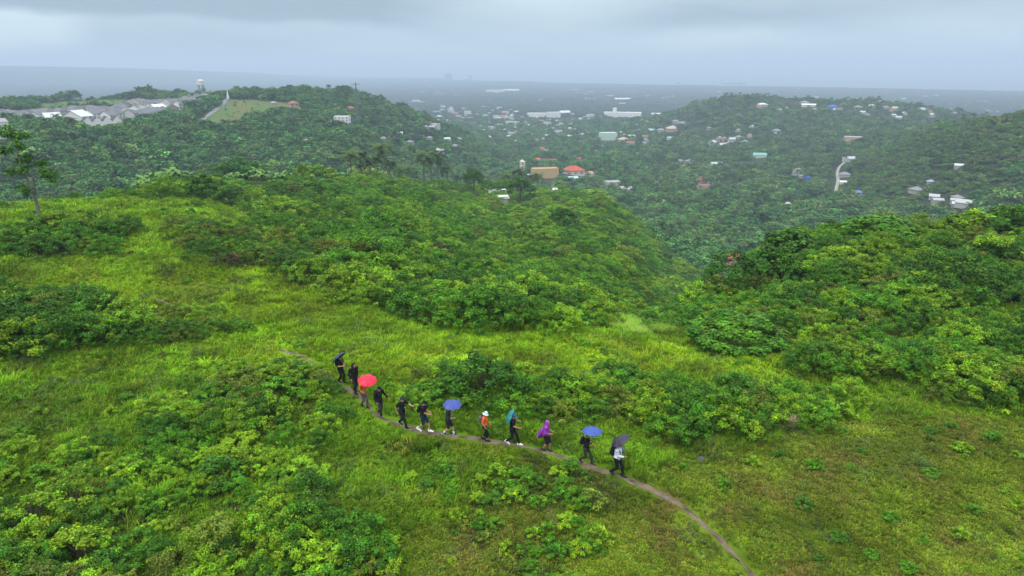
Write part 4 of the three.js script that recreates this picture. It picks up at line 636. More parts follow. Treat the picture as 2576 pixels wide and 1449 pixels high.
  // dry grass tussock, feathery pale grass, stone
  {
    const q = rng(9), blades = (n, rad, h, w) => { const pos = [], idx = []; for (let i = 0; i < n; i++) { const a = q() * 6.28, d = rad * q(), L = h * (.6 + .6 * q()), l = .35 + .5 * q(), x = Math.cos(a) * d, z = Math.sin(a) * d, sx = -Math.sin(a) * w, sz = Math.cos(a) * w, o = pos.length / 3, bx = Math.cos(a) * l * L, bz = Math.sin(a) * l * L; pos.push(x - sx, -.03, z - sz, x + sx, -.03, z + sz, x + bx * .4 + sx, L * .65, z + bz * .4 + sz, x + bx * .4 - sx, L * .65, z + bz * .4 - sz, x + bx, L * .9, z + bz); idx.push(o, o + 1, o + 2, o, o + 2, o + 3, o + 3, o + 2, o + 4); } const g = new THREE.BufferGeometry(); g.setAttribute('position', new THREE.Float32BufferAttribute(pos, 3)); g.setIndex(idx); return g; };
    const s = site(1993, 1078), o = thing('dry_tussock', 'dry straw coloured grass tussock at the edge of the thicket behind the hikers', 'grass tussock', [s.x, s.y, s.z]); mesh('blades', blades(150, .22, .68, .011), std(.33, .26, .16, .9), o);
    const s2 = site(1764, 1158), st = new THREE.IcosahedronGeometry(.24, 3), pp = st.attributes.position; for (let i = 0; i < pp.count; i++) { const k = 1 + .22 * noiseA(pp.getX(i) * 6, pp.getY(i) * 6 + pp.getZ(i) * 5); pp.setXYZ(i, pp.getX(i) * k * 1.25, pp.getY(i) * k * .62, pp.getZ(i) * k); } st.computeVertexNormals();
    const o2 = mesh('stone', st, std(.085, .085, .095, .8, { bumpMap: grain, bumpScale: .02 }), scene); o2.position.set(s2.x, s2.y + .05, s2.z); o2.scale.setScalar(.75); tag(o2, 'dark grey stone lying in the grass right of the leading hiker', 'stone');
    const pale = blades(130, .85, .6, .013), M = new Mass('feather_grass', 'pale feathery grass on the lobe of meadow running into the valley', 'grass', [pale], std(.215, .375, .045, .8));
    for (let i = 0; i < 170; i++) { const px = lerp(1490, 1680, q()), py = lerp(775, 850, q()); if (!inside([[1484, 775], [1560, 768], [1650, 812], [1690, 845], [1640, 858], [1540, 836], [1490, 810]], px, py)) continue; const t = site(px, py); M.add(0, new THREE.Vector3(t.x, t.y, t.z), QY(q() * 6.28), 1, .8 + .5 * q(), 1, [1, 1, 1].map(() => .85 + .3 * q())); }
    for (let i = 0; i < 70; i++) { const t = site(lerp(1830, 1950, q()), lerp(872, 890, q())); M.add(0, new THREE.Vector3(t.x, t.y, t.z), QY(q() * 6.28), .8, .7 + .4 * q(), .8, [1.15, 1, 1.5]); }
    M.done('blades');
    const s3 = along(630, 106), e = mesh('bare_earth', (() => { const g = new THREE.CircleGeometry(1, 40).rotateX(-Math.PI / 2), p = g.attributes.position; for (let i = 0; i < p.count; i++) { const a = Math.atan2(p.getZ(i), p.getX(i)), k = i ? 1 + .3 * noiseB(Math.cos(a) * 1.5, Math.sin(a) * 1.5) : 1, x = s3.x + p.getX(i) * 4.2 * k, z = s3.z + p.getZ(i) * 2.2 * k; p.setXYZ(i, x, ground(x, z) + .12, z); } g.computeVertexNormals(); return g; })(), std(.24, .155, .105, .95, { bumpMap: grain, bumpScale: .05 }), scene); tag(e, null, null, null, 'structure');
  }
}
// ------------------------------------------------------------------ buildings
const matCache = new Map(); const paint = (c, rough = 0.85) => { const k = c.join() + rough; if (!matCache.has(k)) matCache.set(k, std(c[0], c[1], c[2], rough, { map: wallGrain })); return matCache.get(k); };
const wallGrain = noiseTexture(256, (n) => { const d = new Uint8Array(n * n * 4), q = rng(15); for (let j = 0; j < n; j++) for (let i = 0; i < n; i++) { const v = 0.86 + 0.16 * fbm(noiseB, i / 20, j / 44, 3) + (q() - .5) * .06, o = (j * n + i) * 4; d[o] = d[o + 1] = d[o + 2] = clamp(v) * 255; d[o + 3] = 255; } return d; });
const paneMat = std(0.035, 0.045, 0.055, 0.25, { specularIntensity: 0.6 }), frameMat = std(0.5, 0.5, 0.48, 0.7);
function prism(w, d, pts) { const sh = new THREE.Shape(); pts.forEach(([x, y], i) => (i ? sh.lineTo(x, y) : sh.moveTo(x, y))); const g = new THREE.ExtrudeGeometry(sh, { depth: d, bevelEnabled: false }); g.translate(0, 0, -d / 2); return g; }
const box = (w, h, d, x = 0, y = 0, z = 0) => new THREE.BoxGeometry(w, h, d).translate(x, y, z);
function hipRoof(w, d, y0, rh, over) { const W = w / 2 + over, D = d / 2 + over, r = Math.max(0, W - D) , q = Math.max(0, D - W); const v = [[-W, y0, -D], [W, y0, -D], [W, y0, D], [-W, y0, D], [-r, y0 + rh, -q], [r, y0 + rh, q], [-W, y0 - .15, -D], [W, y0 - .15, -D], [W, y0 - .15, D], [-W, y0 - .15, D]]; const f = [[3, 2, 5], [3, 5, 4], [1, 0, 4], [1, 4, 5], [0, 3, 4], [2, 1, 5], [9, 8, 2], [9, 2, 3], [8, 7, 1], [8, 1, 2], [7, 6, 0], [7, 0, 1], [6, 9, 3], [6, 3, 0], [6, 8, 9], [6, 7, 8]]; const g = new THREE.BufferGeometry(); g.setAttribute('position', new THREE.Float32BufferAttribute(f.flat().flatMap((k) => v[k]), 3)); g.setAttribute('uv', new THREE.Float32BufferAttribute(f.flat().flatMap((k) => [v[k][0] / 4, v[k][2] / 4]), 2)); g.computeVertexNormals(); return g; }
function makeHouse(o, { w, h, d, roof, wall, top, win, chunky }) {
  let hw = h, rh = 0; const over = Math.min(0.5, w * 0.04);
  if (roof === 'gable' || roof === 'saw') { rh = Math.min(h * 0.42, d * 0.34); hw = h - rh; } else if (roof === 'hip') { rh = h * 0.45; hw = h - rh; } else if (roof === 'shed') { rh = h * 0.25; hw = h - rh; }
  const wm = paint(wall), rm = paint(top, 0.6), sunk = 1.2;
  if (roof === 'gable') { // ridge along x, gables at the ends
    mesh('wall', prism(d, w, [[-d / 2, -sunk], [d / 2, -sunk], [d / 2, hw], [0, hw + rh - .06], [-d / 2, hw]]).rotateY(Math.PI / 2), wm, o);
    const L = Math.hypot(d / 2, rh) + over, a = Math.atan2(rh, d / 2), t = 0.14; const slab = (s) => new THREE.BoxGeometry(w + 2 * over, t, L).translate(0, 0, L / 2).rotateX(s > 0 ? a : -a + Math.PI).translate(0, 0, 0);
    const gs = [1, -1].map((s) => { const g = new THREE.BoxGeometry(w + 2 * over, t, L); g.translate(0, t / 2, L / 2); g.rotateX(a); if (s < 0) g.rotateY(Math.PI); g.translate(0, hw + rh, 0); return g; });
    mesh('roof', mergeGeometries(gs), rm, o);
  } else if (roof === 'saw') { // a row of gables facing the front
    const n = 4, u = w / n, pts = [[-w / 2, -sunk], [w / 2, -sunk], [w / 2, hw]]; for (let i = n - 1; i >= 0; i--) pts.push([-w / 2 + (i + .5) * u, hw + rh], [-w / 2 + i * u, hw]);
    mesh('wall', prism(w, d, pts), wm, o); const gs = []; for (let i = 0; i < n; i++) for (const s of [1, -1]) { const L = Math.hypot(u / 2, rh), g = new THREE.BoxGeometry(L, .14, d + .5); g.rotateZ(s * -Math.atan2(rh, u / 2)); g.translate(-w / 2 + (i + .5) * u + s * u / 4, hw + rh / 2 + .1, -.3); gs.push(g); } mesh('roof', mergeGeometries(gs), rm, o);
  } else if (roof === 'hip') { mesh('wall', box(w, hw + sunk, d, 0, (hw - sunk) / 2, 0), wm, o); mesh('roof', hipRoof(w, d, hw + .02, rh, over + .2), rm, o);
  } else if (roof === 'shed') { mesh('wall', prism(d, w, [[-d / 2, -sunk], [d / 2, -sunk], [d / 2, hw], [-d / 2, hw + rh]]).rotateY(Math.PI / 2), wm, o); const g = new THREE.BoxGeometry(w + .6, .14, Math.hypot(d, rh) + .6); g.rotateX(Math.atan2(rh, d)); g.translate(0, hw + rh / 2 + .12, 0); mesh('roof', g, rm, o);
  } else if (roof === 'tower') {
    mesh('wall', box(w, h + sunk, d, 0, (h - sunk) / 2, 0), wm, o); mesh('cornice', mergeGeometries([.34, .67, 1].map((t) => box(w * 1.16, .35, d * 1.16, 0, h * t, 0))), paint(top), o); mesh('roof', hipRoof(w, d, h + .22, w * .5, .1), rm, o);
  } else { // flat roof behind a parapet
    mesh('wall', box(w, h + sunk, d, 0, (h - sunk) / 2, 0), wm, o); const p = Math.min(.5, h * .1); mesh('roof', mergeGeometries([box(w - .5, .1, d - .5, 0, h + .06, 0)]), rm, o); mesh('parapet', mergeGeometries([box(w + .12, p, .25, 0, h + p / 2 - .02, d / 2 - .1), box(w + .12, p, .25, 0, h + p / 2 - .02, -d / 2 + .1), box(.25, p - .01, d - .5, w / 2 - .1, h + p / 2 - .02, 0), box(.25, p - .01, d - .5, -w / 2 + .1, h + p / 2 - .02, 0)]), wm, o);
    if (roof === 'stack') mesh('stair_block', box(w * .1, h * .8, d * .5, -w * .22, h * 1.4 + .1, 0), wm, o);
  }
  if (win) { const [fl, n] = win; for (let f = 0; f < fl; f++) for (let i = 0; i < n; i++) { const ww = w / n * .42, wh = Math.min(1.5, hw / fl * .5), x = (i + .5) * w / n - w / 2, y = hw * (f + .52) / fl; const win1 = mesh('window', box(ww, wh, .12, x, y, d / 2 + .03), frameMat, o); mesh('pane', box(ww * .82, wh * .8, .04, x, y, d / 2 + .10), paneMat, win1); } const s = mesh('window', box(.12, Math.min(1.3, hw / fl * .45), d * .22, w / 2 + .03, hw * .55, 0), frameMat, o); mesh('pane', box(.04, Math.min(1, hw / fl * .36), d * .17, w / 2 + .1, hw * .55, 0), paneMat, s); }
}
const faceUs = (s) => Math.atan2(-s.x, -s.z);
BUILDINGS.forEach(({ b, s }) => {
  const [name, cat, px, py, wp, hp, dr, turn, roof, wall, top, win, label] = b, r0 = ray(px, py), k = Math.hypot(s.d, EYE - s.y) / 682 * 0.3975 / Math.hypot(1, ((py / 724.5 - 1) * TY)) ** 1, m = k * 1.0;
  const see = Math.abs(Math.cos(turn)) + dr * Math.abs(Math.sin(turn)), w = wp * m / see, d = Math.max(w * dr, .35), dep = (EYE - s.y) / s.d, h = Math.max(2.4, (hp * m - d * Math.cos(turn) * dep * .6));
  const o = thing(name, label, cat, [s.x, s.y, s.z], faceUs(s) + turn); makeHouse(o, { w, h, d, roof, wall, top, win });
});
// townhouses of the estate: one of each tone with its parts, then copies
{
  const r = rng(95), protos = [[WH, [.17, .17, .19]], [[.5, .5, .5], [.14, .14, .155]], [CR, [.2, .185, .18]], [[0.3, 0.27, 0.26], [0.12, 0.115, 0.13]]].map(([wall, top], i) => { const o = new THREE.Group(); makeHouse(o, { w: 5.6, h: 6.6, d: 9, roof: 'gable', wall, top, win: [2, 2] }); mesh('door', box(.95, 2.05, .1, -1.2, 1.03, 4.56), std(.12, .07, .04), o); const tone = ['white', 'grey', 'cream', 'dark'][i]; tag(o, `${tone} walled townhouse with a dark gabled roof in the rows of the left hill estate`, 'house', `${tone} townhouses in the rows of the left hill estate`); return o; });
  const first = new Set();
  const kinds = { p: ['pale_roof_house', [10, 5.2, 8, 'gable', [.45, .45, .44], [.46, .47, .48]], 'house', 'pale roofed house among the trees of the hazy plain', 'pale roofed houses of the plain'], g: ['grey_roof_house', [11, 5.6, 9, 'hip', [.42, .39, .34], [.24, .245, .26]], 'house', 'grey roofed house among the trees of the hazy plain', 'grey roofed houses of the plain'], r: ['rusty_roof_house', [11, 5.4, 9, 'gable', [.45, .4, .33], [.27, .13, .09]], 'house', 'rusty roofed house among the trees of the hazy plain', 'rusty roofed houses of the plain'], b: ['block_house', [12, 7.5, 10, 'flat', [.55, .55, .54], [.4, .4, .4]], 'house', 'white flat roofed block among the trees of the hazy plain', 'white blocks of the plain'], t: ['teal_roof_house', [10, 5, 8, 'gable', LITE, [.3, .5, .5]], 'house', 'teal roofed house among the trees of the hazy plain', 'teal roofed houses of the plain'], k: ['pink_house', [10, 5.4, 8, 'gable', PINK, [.5, .38, .40]], 'house', 'pinkish house among the trees of the hazy plain', 'pinkish houses of the plain'], L: ['distant_hall', [48, 9, 22, 'flat', LITE, WH], 'hall', 'long pale hall low among the trees of the far plain', 'pale halls of the far plain'] }, made = {}, ROWS = ['the long back row', 'the far left row', 'the middle row', 'the row of bright facades', 'the zigzag block row', 'the short front row', 'the upper row'];
  TOWNHOUSES.forEach((t) => { const i = [0, 0, 0, 1, 2, 3][Math.floor(r() * 6)], o = first.has(i) ? protos[i].clone() : protos[i]; first.add(i); const tone = ['white', 'grey', 'cream', 'dark'][i]; const row = TOWNHOUSES.filter((q) => q.row === t.row); o.userData.label = `${nth(row.indexOf(t), row)} house from the left, ${tone} walled, in ${ROWS[t.row]} of the estate`; o.userData.group = `${tone} townhouses in ${ROWS[t.row]} of the estate`; o.name = numbered('townhouse'); o.position.set(t.x, t.y, t.z); o.rotation.y = t.turn; scene.add(o); });
  SCATTER.forEach((s) => { const [name, [w, h, d, roof, wall, top], cat, label, group] = kinds[s.kind]; let o; if (made[s.kind]) o = made[s.kind].clone(); else { o = made[s.kind] = new THREE.Group(); makeHouse(o, { w, h, d, roof, wall, top, win: s.kind === 'L' ? null : [1, 3] }); tag(o, label, cat, group); } o.name = numbered(name); const what = label.replace(/ (low )?among the trees of the .* plain$/, ''); const same = SCATTER.filter((q) => q.kind === s.kind && q.where === s.where); o.userData.label = same.length > 1 ? `${what.replace('small house', 'house')} ${s.where}, ${nth(same.indexOf(s), same)} from the left` : `${what} ${s.where}`; o.userData.group = `${what}, ${s.where}`; const k = s.k * (s.kind === 'L' ? 0.75 : s.d > 2500 ? 1.8 : s.d > 1500 ? 1.35 : s.d < 800 ? .8 : 1); o.position.set(s.x, s.y, s.z); o.rotation.y = faceUs(s) + (s.kind === 'L' ? (s.turn - 1.57) * .2 : s.turn); o.scale.set(k, k * (s.kind === 'L' ? 1 : 1), k); scene.add(o); });
}
// two far tower blocks, water tank, white spire, lattice pylon, pole
{
  const conc = paint([.24, .235, .24]);
  const tower = (px, d, w, h, n, label) => { const s = along(px, d), o = thing('tower_block', label, 'tower block', [s.x, s.y, s.z], faceUs(s) + .25); mesh('wall', box(w, h + 2, w * .6, 0, h / 2 - 1, 0), conc, o); mesh('roof', box(w * .4, h * .07, w * .3, 0, h * 1.035, 0), conc, o); for (let f = 0; f < n; f++) for (let i = 0; i < 4; i++) { const g = mesh('window', box(w * .17, h / n * .45, .4, (i - 1.5) * w * .235, (f + .55) * h / n, w * .3 + .05), paneMat, o); } return o; };
  tower(1135, 6900, 68, 72, 12, 'broad grey tower block standing out against the sea'); tower(1187, 7000, 36, 58, 10, 'slimmer grey tower block right of the broad one by the sea');
  const cr = along(1178, 7000), crane = thing('low_block', 'low grey block leaning against the slimmer tower by the sea', 'building', [cr.x, cr.y, cr.z], .2); mesh('wall', box(44, 26, 30, 0, 12, 0), conc, crane); mesh('roof', box(40, 2, 26, 0, 26, 0), conc, crane);
  const gt = TANK, white = paint([.74, .75, .74], .5), tank = thing('water_tank', 'white water tank on legs above the trees of the left hill', 'water tank', [gt.x, gt.y, gt.z], .3), k = 900 / 682 * .3975, topY = EYE + (ray(505, 208)[1] / Math.hypot(ray(505, 208)[0], ray(505, 208)[2])) * 900 - gt.y;
  mesh('tank', new THREE.CylinderGeometry(4.3, 4.0, 5, 24).translate(0, topY, 0), white, tank); mesh('roof', new THREE.ConeGeometry(4.5, 1.1, 24).translate(0, topY + 3.06, 0), white, tank); for (let i = 0; i < 6; i++) { const a = i * 1.047; mesh('leg', new THREE.CylinderGeometry(.3, .3, topY, 8).translate(Math.cos(a) * 3.3, topY / 2 - 2, Math.sin(a) * 3.3), conc, tank); }
  const sp = site(574, 249, 300), spire = thing('spire', 'slim white spire at the top of the hill road', 'spire', [sp.x, sp.y, sp.z]); mesh('base', box(2.2, 3, 2.2, 0, 1, 0), white, spire); mesh('shaft', new THREE.ConeGeometry(1.05, 8, 4).rotateY(.785).translate(0, 6.4, 0), white, spire);
  const py = PYLON, H = 36, pyl = thing('pylon', 'thin grey lattice pylon rising from the woods of the left hill', 'pylon', [py.x, py.y, py.z], .3), steel = std(.16, .17, .18, .5, { metalness: .5 }), bars = [], at = (c, y) => { const q = lerp(2.1, .35, y / H), a = c * Math.PI / 2 + .785; return new THREE.Vector3(Math.cos(a) * q, y, Math.sin(a) * q); }, bar = (a, b, t = .09) => { const g = new THREE.CylinderGeometry(t, t, a.distanceTo(b), 5); g.applyQuaternion(new THREE.Quaternion().setFromUnitVectors(UP, b.clone().sub(a).normalize())); const m = a.clone().add(b).multiplyScalar(.5); return g.translate(m.x, m.y, m.z); };
  for (let c = 0; c < 4; c++) mesh('leg', bar(at(c, -1), at(c, H), .16), steel, pyl); for (let f = 0; f < 11; f++) for (let c = 0; c < 4; c++) { const y = f * H / 11; bars.push(bar(at(c, y), at((c + 1) % 4, y + H / 11)), bar(at((c + 1) % 4, y), at(c, y + H / 11)), bar(at(c, y), at((c + 1) % 4, y))); } mesh('brace', mergeGeometries(bars), steel, pyl); for (const y of [H * .72, H * .84, H * .96]) mesh('cross_arm', mergeGeometries([bar(new THREE.Vector3(-3.6, y, 0), new THREE.Vector3(3.6, y, 0), .13), bar(new THREE.Vector3(-3.6, y, 0), new THREE.Vector3(0, y + 1.2, 0)), bar(new THREE.Vector3(3.6, y, 0), new THREE.Vector3(0, y + 1.2, 0))]), steel, pyl);
}
// roads over the hills
ROADS.forEach((l, i) => {
  const w = [4.8, 2.4, 1.4][i], c = new THREE.CatmullRomCurve3(l.map((s) => new THREE.Vector3(s.x, 0, s.z))), n = 60, pos = [], idx = [], uv = []; for (let k = 0; k <= n; k++) { const p = c.getPointAt(k / n), t = c.getTangentAt(k / n); for (let j = 0; j < 5; j++) { const e = (j / 4 - .5) * w * (1 + .12 * noiseA(k * .5, i)), x = p.x - t.z * e, z = p.z + t.x * e; pos.push(x, ground(x, z) + .35, z); uv.push(x / 3, z / 3); if (k < n && j < 4) { const a = k * 5 + j; idx.push(a, a + 5, a + 1, a + 1, a + 5, a + 6); } } }
  const g = new THREE.BufferGeometry(); g.setAttribute('position', new THREE.Float32BufferAttribute(pos, 3)); g.setAttribute('uv', new THREE.Float32BufferAttribute(uv, 2)); g.setIndex(idx); g.computeVertexNormals(); tag(mesh('road', g, std(...[[.25, .25, .26], [.36, .35, .31], [.22, .19, .12]][i], .95, { map: grain }), scene), null, null, null, 'structure');
});
// ships and the pier
{
  const hullM = std(.10, .11, .13, .7), rust = std(.2, .1, .08, .7), whiteM = paint([.7, .7, .68]), greyM = paint([.3, .31, .33]);
  const sea = (px, py) => { const r = ray(px, py), t = -EYE / r[1]; return { x: r[0] * t, z: r[2] * t, d: Math.hypot(r[0], r[2]) * t }; };
  function ship(px, py, L, label, turn, big) {
    const s = sea(px, py), o = thing('cargo_ship', label, 'ship', [s.x, 0, s.z], faceUs(s) + turn), B = L * .15, F = L * .06;
    const sh = new THREE.Shape(); sh.moveTo(-L / 2, -B / 2); sh.lineTo(L * .34, -B / 2); sh.quadraticCurveTo(L * .46, -B * .4, L / 2, 0); sh.quadraticCurveTo(L * .46, B * .4, L * .34, B / 2); sh.lineTo(-L / 2, B / 2); sh.closePath();
    const g = new THREE.ExtrudeGeometry(sh, { depth: F, bevelEnabled: false }).rotateX(-Math.PI / 2); mesh('hull', g, big ? hullM : rust, o);
    mesh('superstructure', mergeGeometries([box(L * .13, L * .09, B * .85, -L * .36, F + L * .045, 0), box(L * .09, L * .035, B * .95, -L * .35, F + L * .108, 0)]), whiteM, o); mesh('funnel', new THREE.CylinderGeometry(L * .018, L * .022, L * .05, 12).translate(-L * .43, F + L * .11, 0), greyM, o);
    for (const x of big ? [-.15, .08, .3] : [.05, .36]) { mesh('mast', new THREE.CylinderGeometry(L * .008, L * .011, L * .13, 8).translate(L * x, F + L * .065, 0), greyM, o); mesh('hatch', box(L * .12, L * .015, B * .6, L * (x - .09), F + L * .0075, 0), greyM, o); }
  }
  ship(1428, 187.5, 150, 'small ship at anchor farther out, the left one of the two', .15); ship(1548, 197.5, 120, 'small ship at anchor nearer the shore, the right one of the two', -.1); ship(1846, 212.5, 190, 'long dark cargo ship moored along the pier', .05, true);
  const a = sea(1700, 213), pier = thing('pier', 'long low pier reaching out from the shore with a shed at its end', 'pier', [a.x, 0, a.z], faceUs(a)), s2 = sea(1800, 214), Lp = Math.hypot(a.x - s2.x, a.z - s2.z); mesh('deck', box(Lp, 3, 22, Lp / 2, 4, 0), greyM, pier); const piles = []; for (let i = 0; i <= 18; i++) piles.push(box(2.4, 6, 16, Lp * i / 18, -.5, 0)); mesh('pile', mergeGeometries(piles), greyM, pier).userData.kind = 'stuff'; mesh('shed', box(34, 11, 16, 18, 11, 0), hullM, pier); mesh('tower', box(7, 34, 7, Lp * .93, 20, 0), greyM, pier); mesh('conveyor', box(Lp * .22, 3, 6, 0, 0, 0).rotateZ(.2).translate(Lp * .85, 20, 0), greyM, pier);
  const cs = sea(1812, 214.5), crn = thing('harbour_crane', 'spindly grey crane standing over the moored cargo ship', 'crane', [cs.x, 0, cs.z], faceUs(cs)); mesh('leg', box(5, 44, 5, 0, 22, 0), greyM, crn); mesh('jib', box(52, 3, 3, 0, 0, 0).rotateZ(.5).translate(20, 50, 0), greyM, crn); mesh('cab', box(11, 9, 9, 0, 44, 0), greyM, crn);
  const q = rng(31); 
}
// ------------------------------------------------------------------ people: bodies and clothes are skins over a posed skeleton
function skin(caps, k, N, cuts = []) { // smooth union of tapered capsules [ax,ay,az,bx,by,bz,ra,rb], meshed
  const lo = [1e9, 1e9, 1e9], hi = [-1e9, -1e9, -1e9];
  for (const c of caps) for (let q = 0; q < 3; q++) { const r = Math.max(c[6], c[7]) + k * .4 + .02; lo[q] = Math.min(lo[q], c[q] - r, c[q + 3] - r); hi[q] = Math.max(hi[q], c[q] + r, c[q + 3] + r); }
  const mc = new MarchingCubes(N, new THREE.MeshBasicMaterial(), false, false, 60000), h = N / 2, cen = lo.map((v, q) => (v + hi[q]) / 2), half = lo.map((v, q) => (hi[q] - v) / 2 / 0.93);
  const pre = caps.map((c) => { const bx = c[3] - c[0], by = c[4] - c[1], bz = c[5] - c[2]; return [c[0], c[1], c[2], bx, by, bz, 1 / Math.max(1e-9, bx * bx + by * by + bz * bz), c[6], c[7] - c[6]]; });
  let i = 0;
  for (let z = 0; z < N; z++) for (let y = 0; y < N; y++) for (let x = 0; x < N; x++, i++) {
    const X = cen[0] + (x - h) / h * half[0], Y = cen[1] + (y - h) / h * half[1], Z = cen[2] + (z - h) / h * half[2]; let d = 9;
    for (const c of pre) { const px = X - c[0], py = Y - c[1], pz = Z - c[2]; let t = (px * c[3] + py * c[4] + pz * c[5]) * c[6]; t = t < 0 ? 0 : t > 1 ? 1 : t; const ex = px - c[3] * t, ey = py - c[4] * t, ez = pz - c[5] * t, e = Math.sqrt(ex * ex + ey * ey + ez * ez) - c[7] - c[8] * t; if (e > d + k) continue; if (d > e + k) { d = e; continue; } const g = 0.5 + 0.5 * (d - e) / k; d = d + (e - d) * g - k * g * (1 - g); }
    for (const c of cuts) d = Math.max(d, c[3] - Math.hypot((X - c[0]) / (c[4] ?? 1), (Y - c[1]) / (c[5] ?? 1), (Z - c[2]) / (c[6] ?? 1)));
    mc.field[i] = -d;
  }
  mc.isolation = 0; mc.update();
  const p = new Float32Array(mc.count * 3); for (let q = 0; q < mc.count; q++) for (let a = 0; a < 3; a++) p[q * 3 + a] = cen[a] + mc.positionArray[q * 3 + a] * half[a];
  let g = new THREE.BufferGeometry(); g.setAttribute('position', new THREE.BufferAttribute(p, 3)); g = mergeVertices(g, 1e-4); g.computeVertexNormals(); return g;
}
const V = (x, y, z) => new THREE.Vector3(x, y, z), cap = (a, b, ra, rb) => [a.x, a.y, a.z, b.x, b.y, b.z, ra, rb];
function bend(a, b, l1, l2, pole) { const d = b.clone().sub(a), L = Math.min(d.length(), (l1 + l2) * .995), u = d.normalize(), x = (l1 * l1 - l2 * l2 + L * L) / (2 * L), h = Math.sqrt(Math.max(0, l1 * l1 - x * x)), p = pole.clone().addScaledVector(u, -pole.dot(u)).normalize(); return [a.clone().addScaledVector(u, x).addScaledVector(p, h), a.clone().addScaledVector(u, L)]; }
// hands: palm, four unequal bent fingers, thumb from the side; along +y, palm facing +z
function handShape(curl) { const c = [cap(V(-.02, .012, 0), V(-.026, .075, 0), .016, .014), cap(V(.02, .012, 0), V(.026, .072, 0), .016, .014), cap(V(0, 0, 0), V(0, .08, 0), .019, .015)]; [[-.03, .08, .036, .024, .019], [-.01, .086, .042, .028, .021], [.01, .084, .039, .026, .02], [.029, .076, .03, .02, .016]].forEach(([x, y, a, b, e]) => { let p = V(x, y, 0), t = 0; [a, b, e].forEach((l, i) => { t += curl * [.75, 1.05, .8][i]; const n = V(p.x * 1.01, p.y + Math.cos(t) * l, p.z + Math.sin(t) * l); c.push(cap(p, n, .0092 - i * .001, .0085 - i * .001)); p = n; }); }); c.push(cap(V(-.022, .02, .004), V(-.046, .045, .014 + curl * .012), .014, .0105), cap(V(-.046, .045, .014 + curl * .012), V(-.05 + curl * .02, .076, .022 + curl * .03), .0105, .0085)); return skin(c, .008, 46); }
const HAND = { grip: handShape(1.25), open: handShape(.35) };
const HEAD = (() => { // centre of the skull at the origin, face along +z
  const c = [cap(V(0, .025, -.022), V(0, .03, .018), .078, .074), cap(V(0, -.035, .02), V(0, -.075, .05), .058, .036), cap(V(-.03, -.045, .012), V(.03, -.045, .012), .045, .045), cap(V(0, .012, .086), V(0, -.022, .104), .009, .014), cap(V(-.013, -.027, .092), V(.013, -.027, .092), .009, .009), cap(V(-.034, .026, .078), V(.034, .026, .078), .013, .013), cap(V(-.02, -.056, .083), V(.02, -.056, .083), .0095, .0095), cap(V(0, -.088, .07), V(0, -.09, .075), .018, .016), cap(V(-.078, .016, -.012), V(-.076, -.03, -.006), .016, .011), cap(V(.078, .016, -.012), V(.076, -.03, -.006), .016, .011), cap(V(0, -.06, -.02), V(0, -.13, -.025), .05, .055)];
  return skin(c, .018, 58, [[-.031, .003, .101, .0155], [.031, .003, .101, .0155]]);
})();
const SKIN = [std(.42, .235, .15, .6), std(.36, .19, .115, .6)], EYE_M = std(.03, .02, .015, .3);
const cloth = (r, g, b, rough = .9) => std(r, g, b, rough, { bumpMap: grain, bumpScale: .004 });
const BLACK = cloth(.014, .014, .017), CHAR = cloth(.03, .031, .036), NAVY = cloth(.02, .03, .07);
const hairM = std(.014, .011, .009, .6);
const SHOE = skin([cap(V(0, .045, -.075), V(0, .04, .03), .042, .043), cap(V(0, .032, .03), V(.004, .026, .16), .042, .028), cap(V(0, .07, -.065), V(0, .11, -.06), .042, .04)], .03, 36), SOLE = skin([cap(V(0, .012, -.08), V(0, .012, .02), .042, .04), cap(V(0, .012, .02), V(.004, .012, .165), .044, .03)], .02, 30).scale(1, .55, 1);
const HAT = { cap: () => [[new THREE.SphereGeometry(.104, 24, 12, 0, 6.2832, 0, 1.45).scale(1, .95, 1.1).translate(0, .035, -.005), 'crown'], [new THREE.CylinderGeometry(.085, .09, .012, 20, 1, false, -1.15, 2.3).scale(1, 1, 1.5).rotateX(.18).translate(0, .042, .05), 'brim']], bucket: () => [[new THREE.LatheGeometry([[.001, .125], [.06, .122], [.088, .105], [.1, .045]].map(([x, y]) => new THREE.Vector2(x, y)), 28), 'crown'], [new THREE.LatheGeometry([[.1, .048], [.13, .015], [.165, -.012], [.163, -.018], [.128, .009], [.098, .04]].map(([x, y]) => new THREE.Vector2(x, y)), 28), 'brim']] };

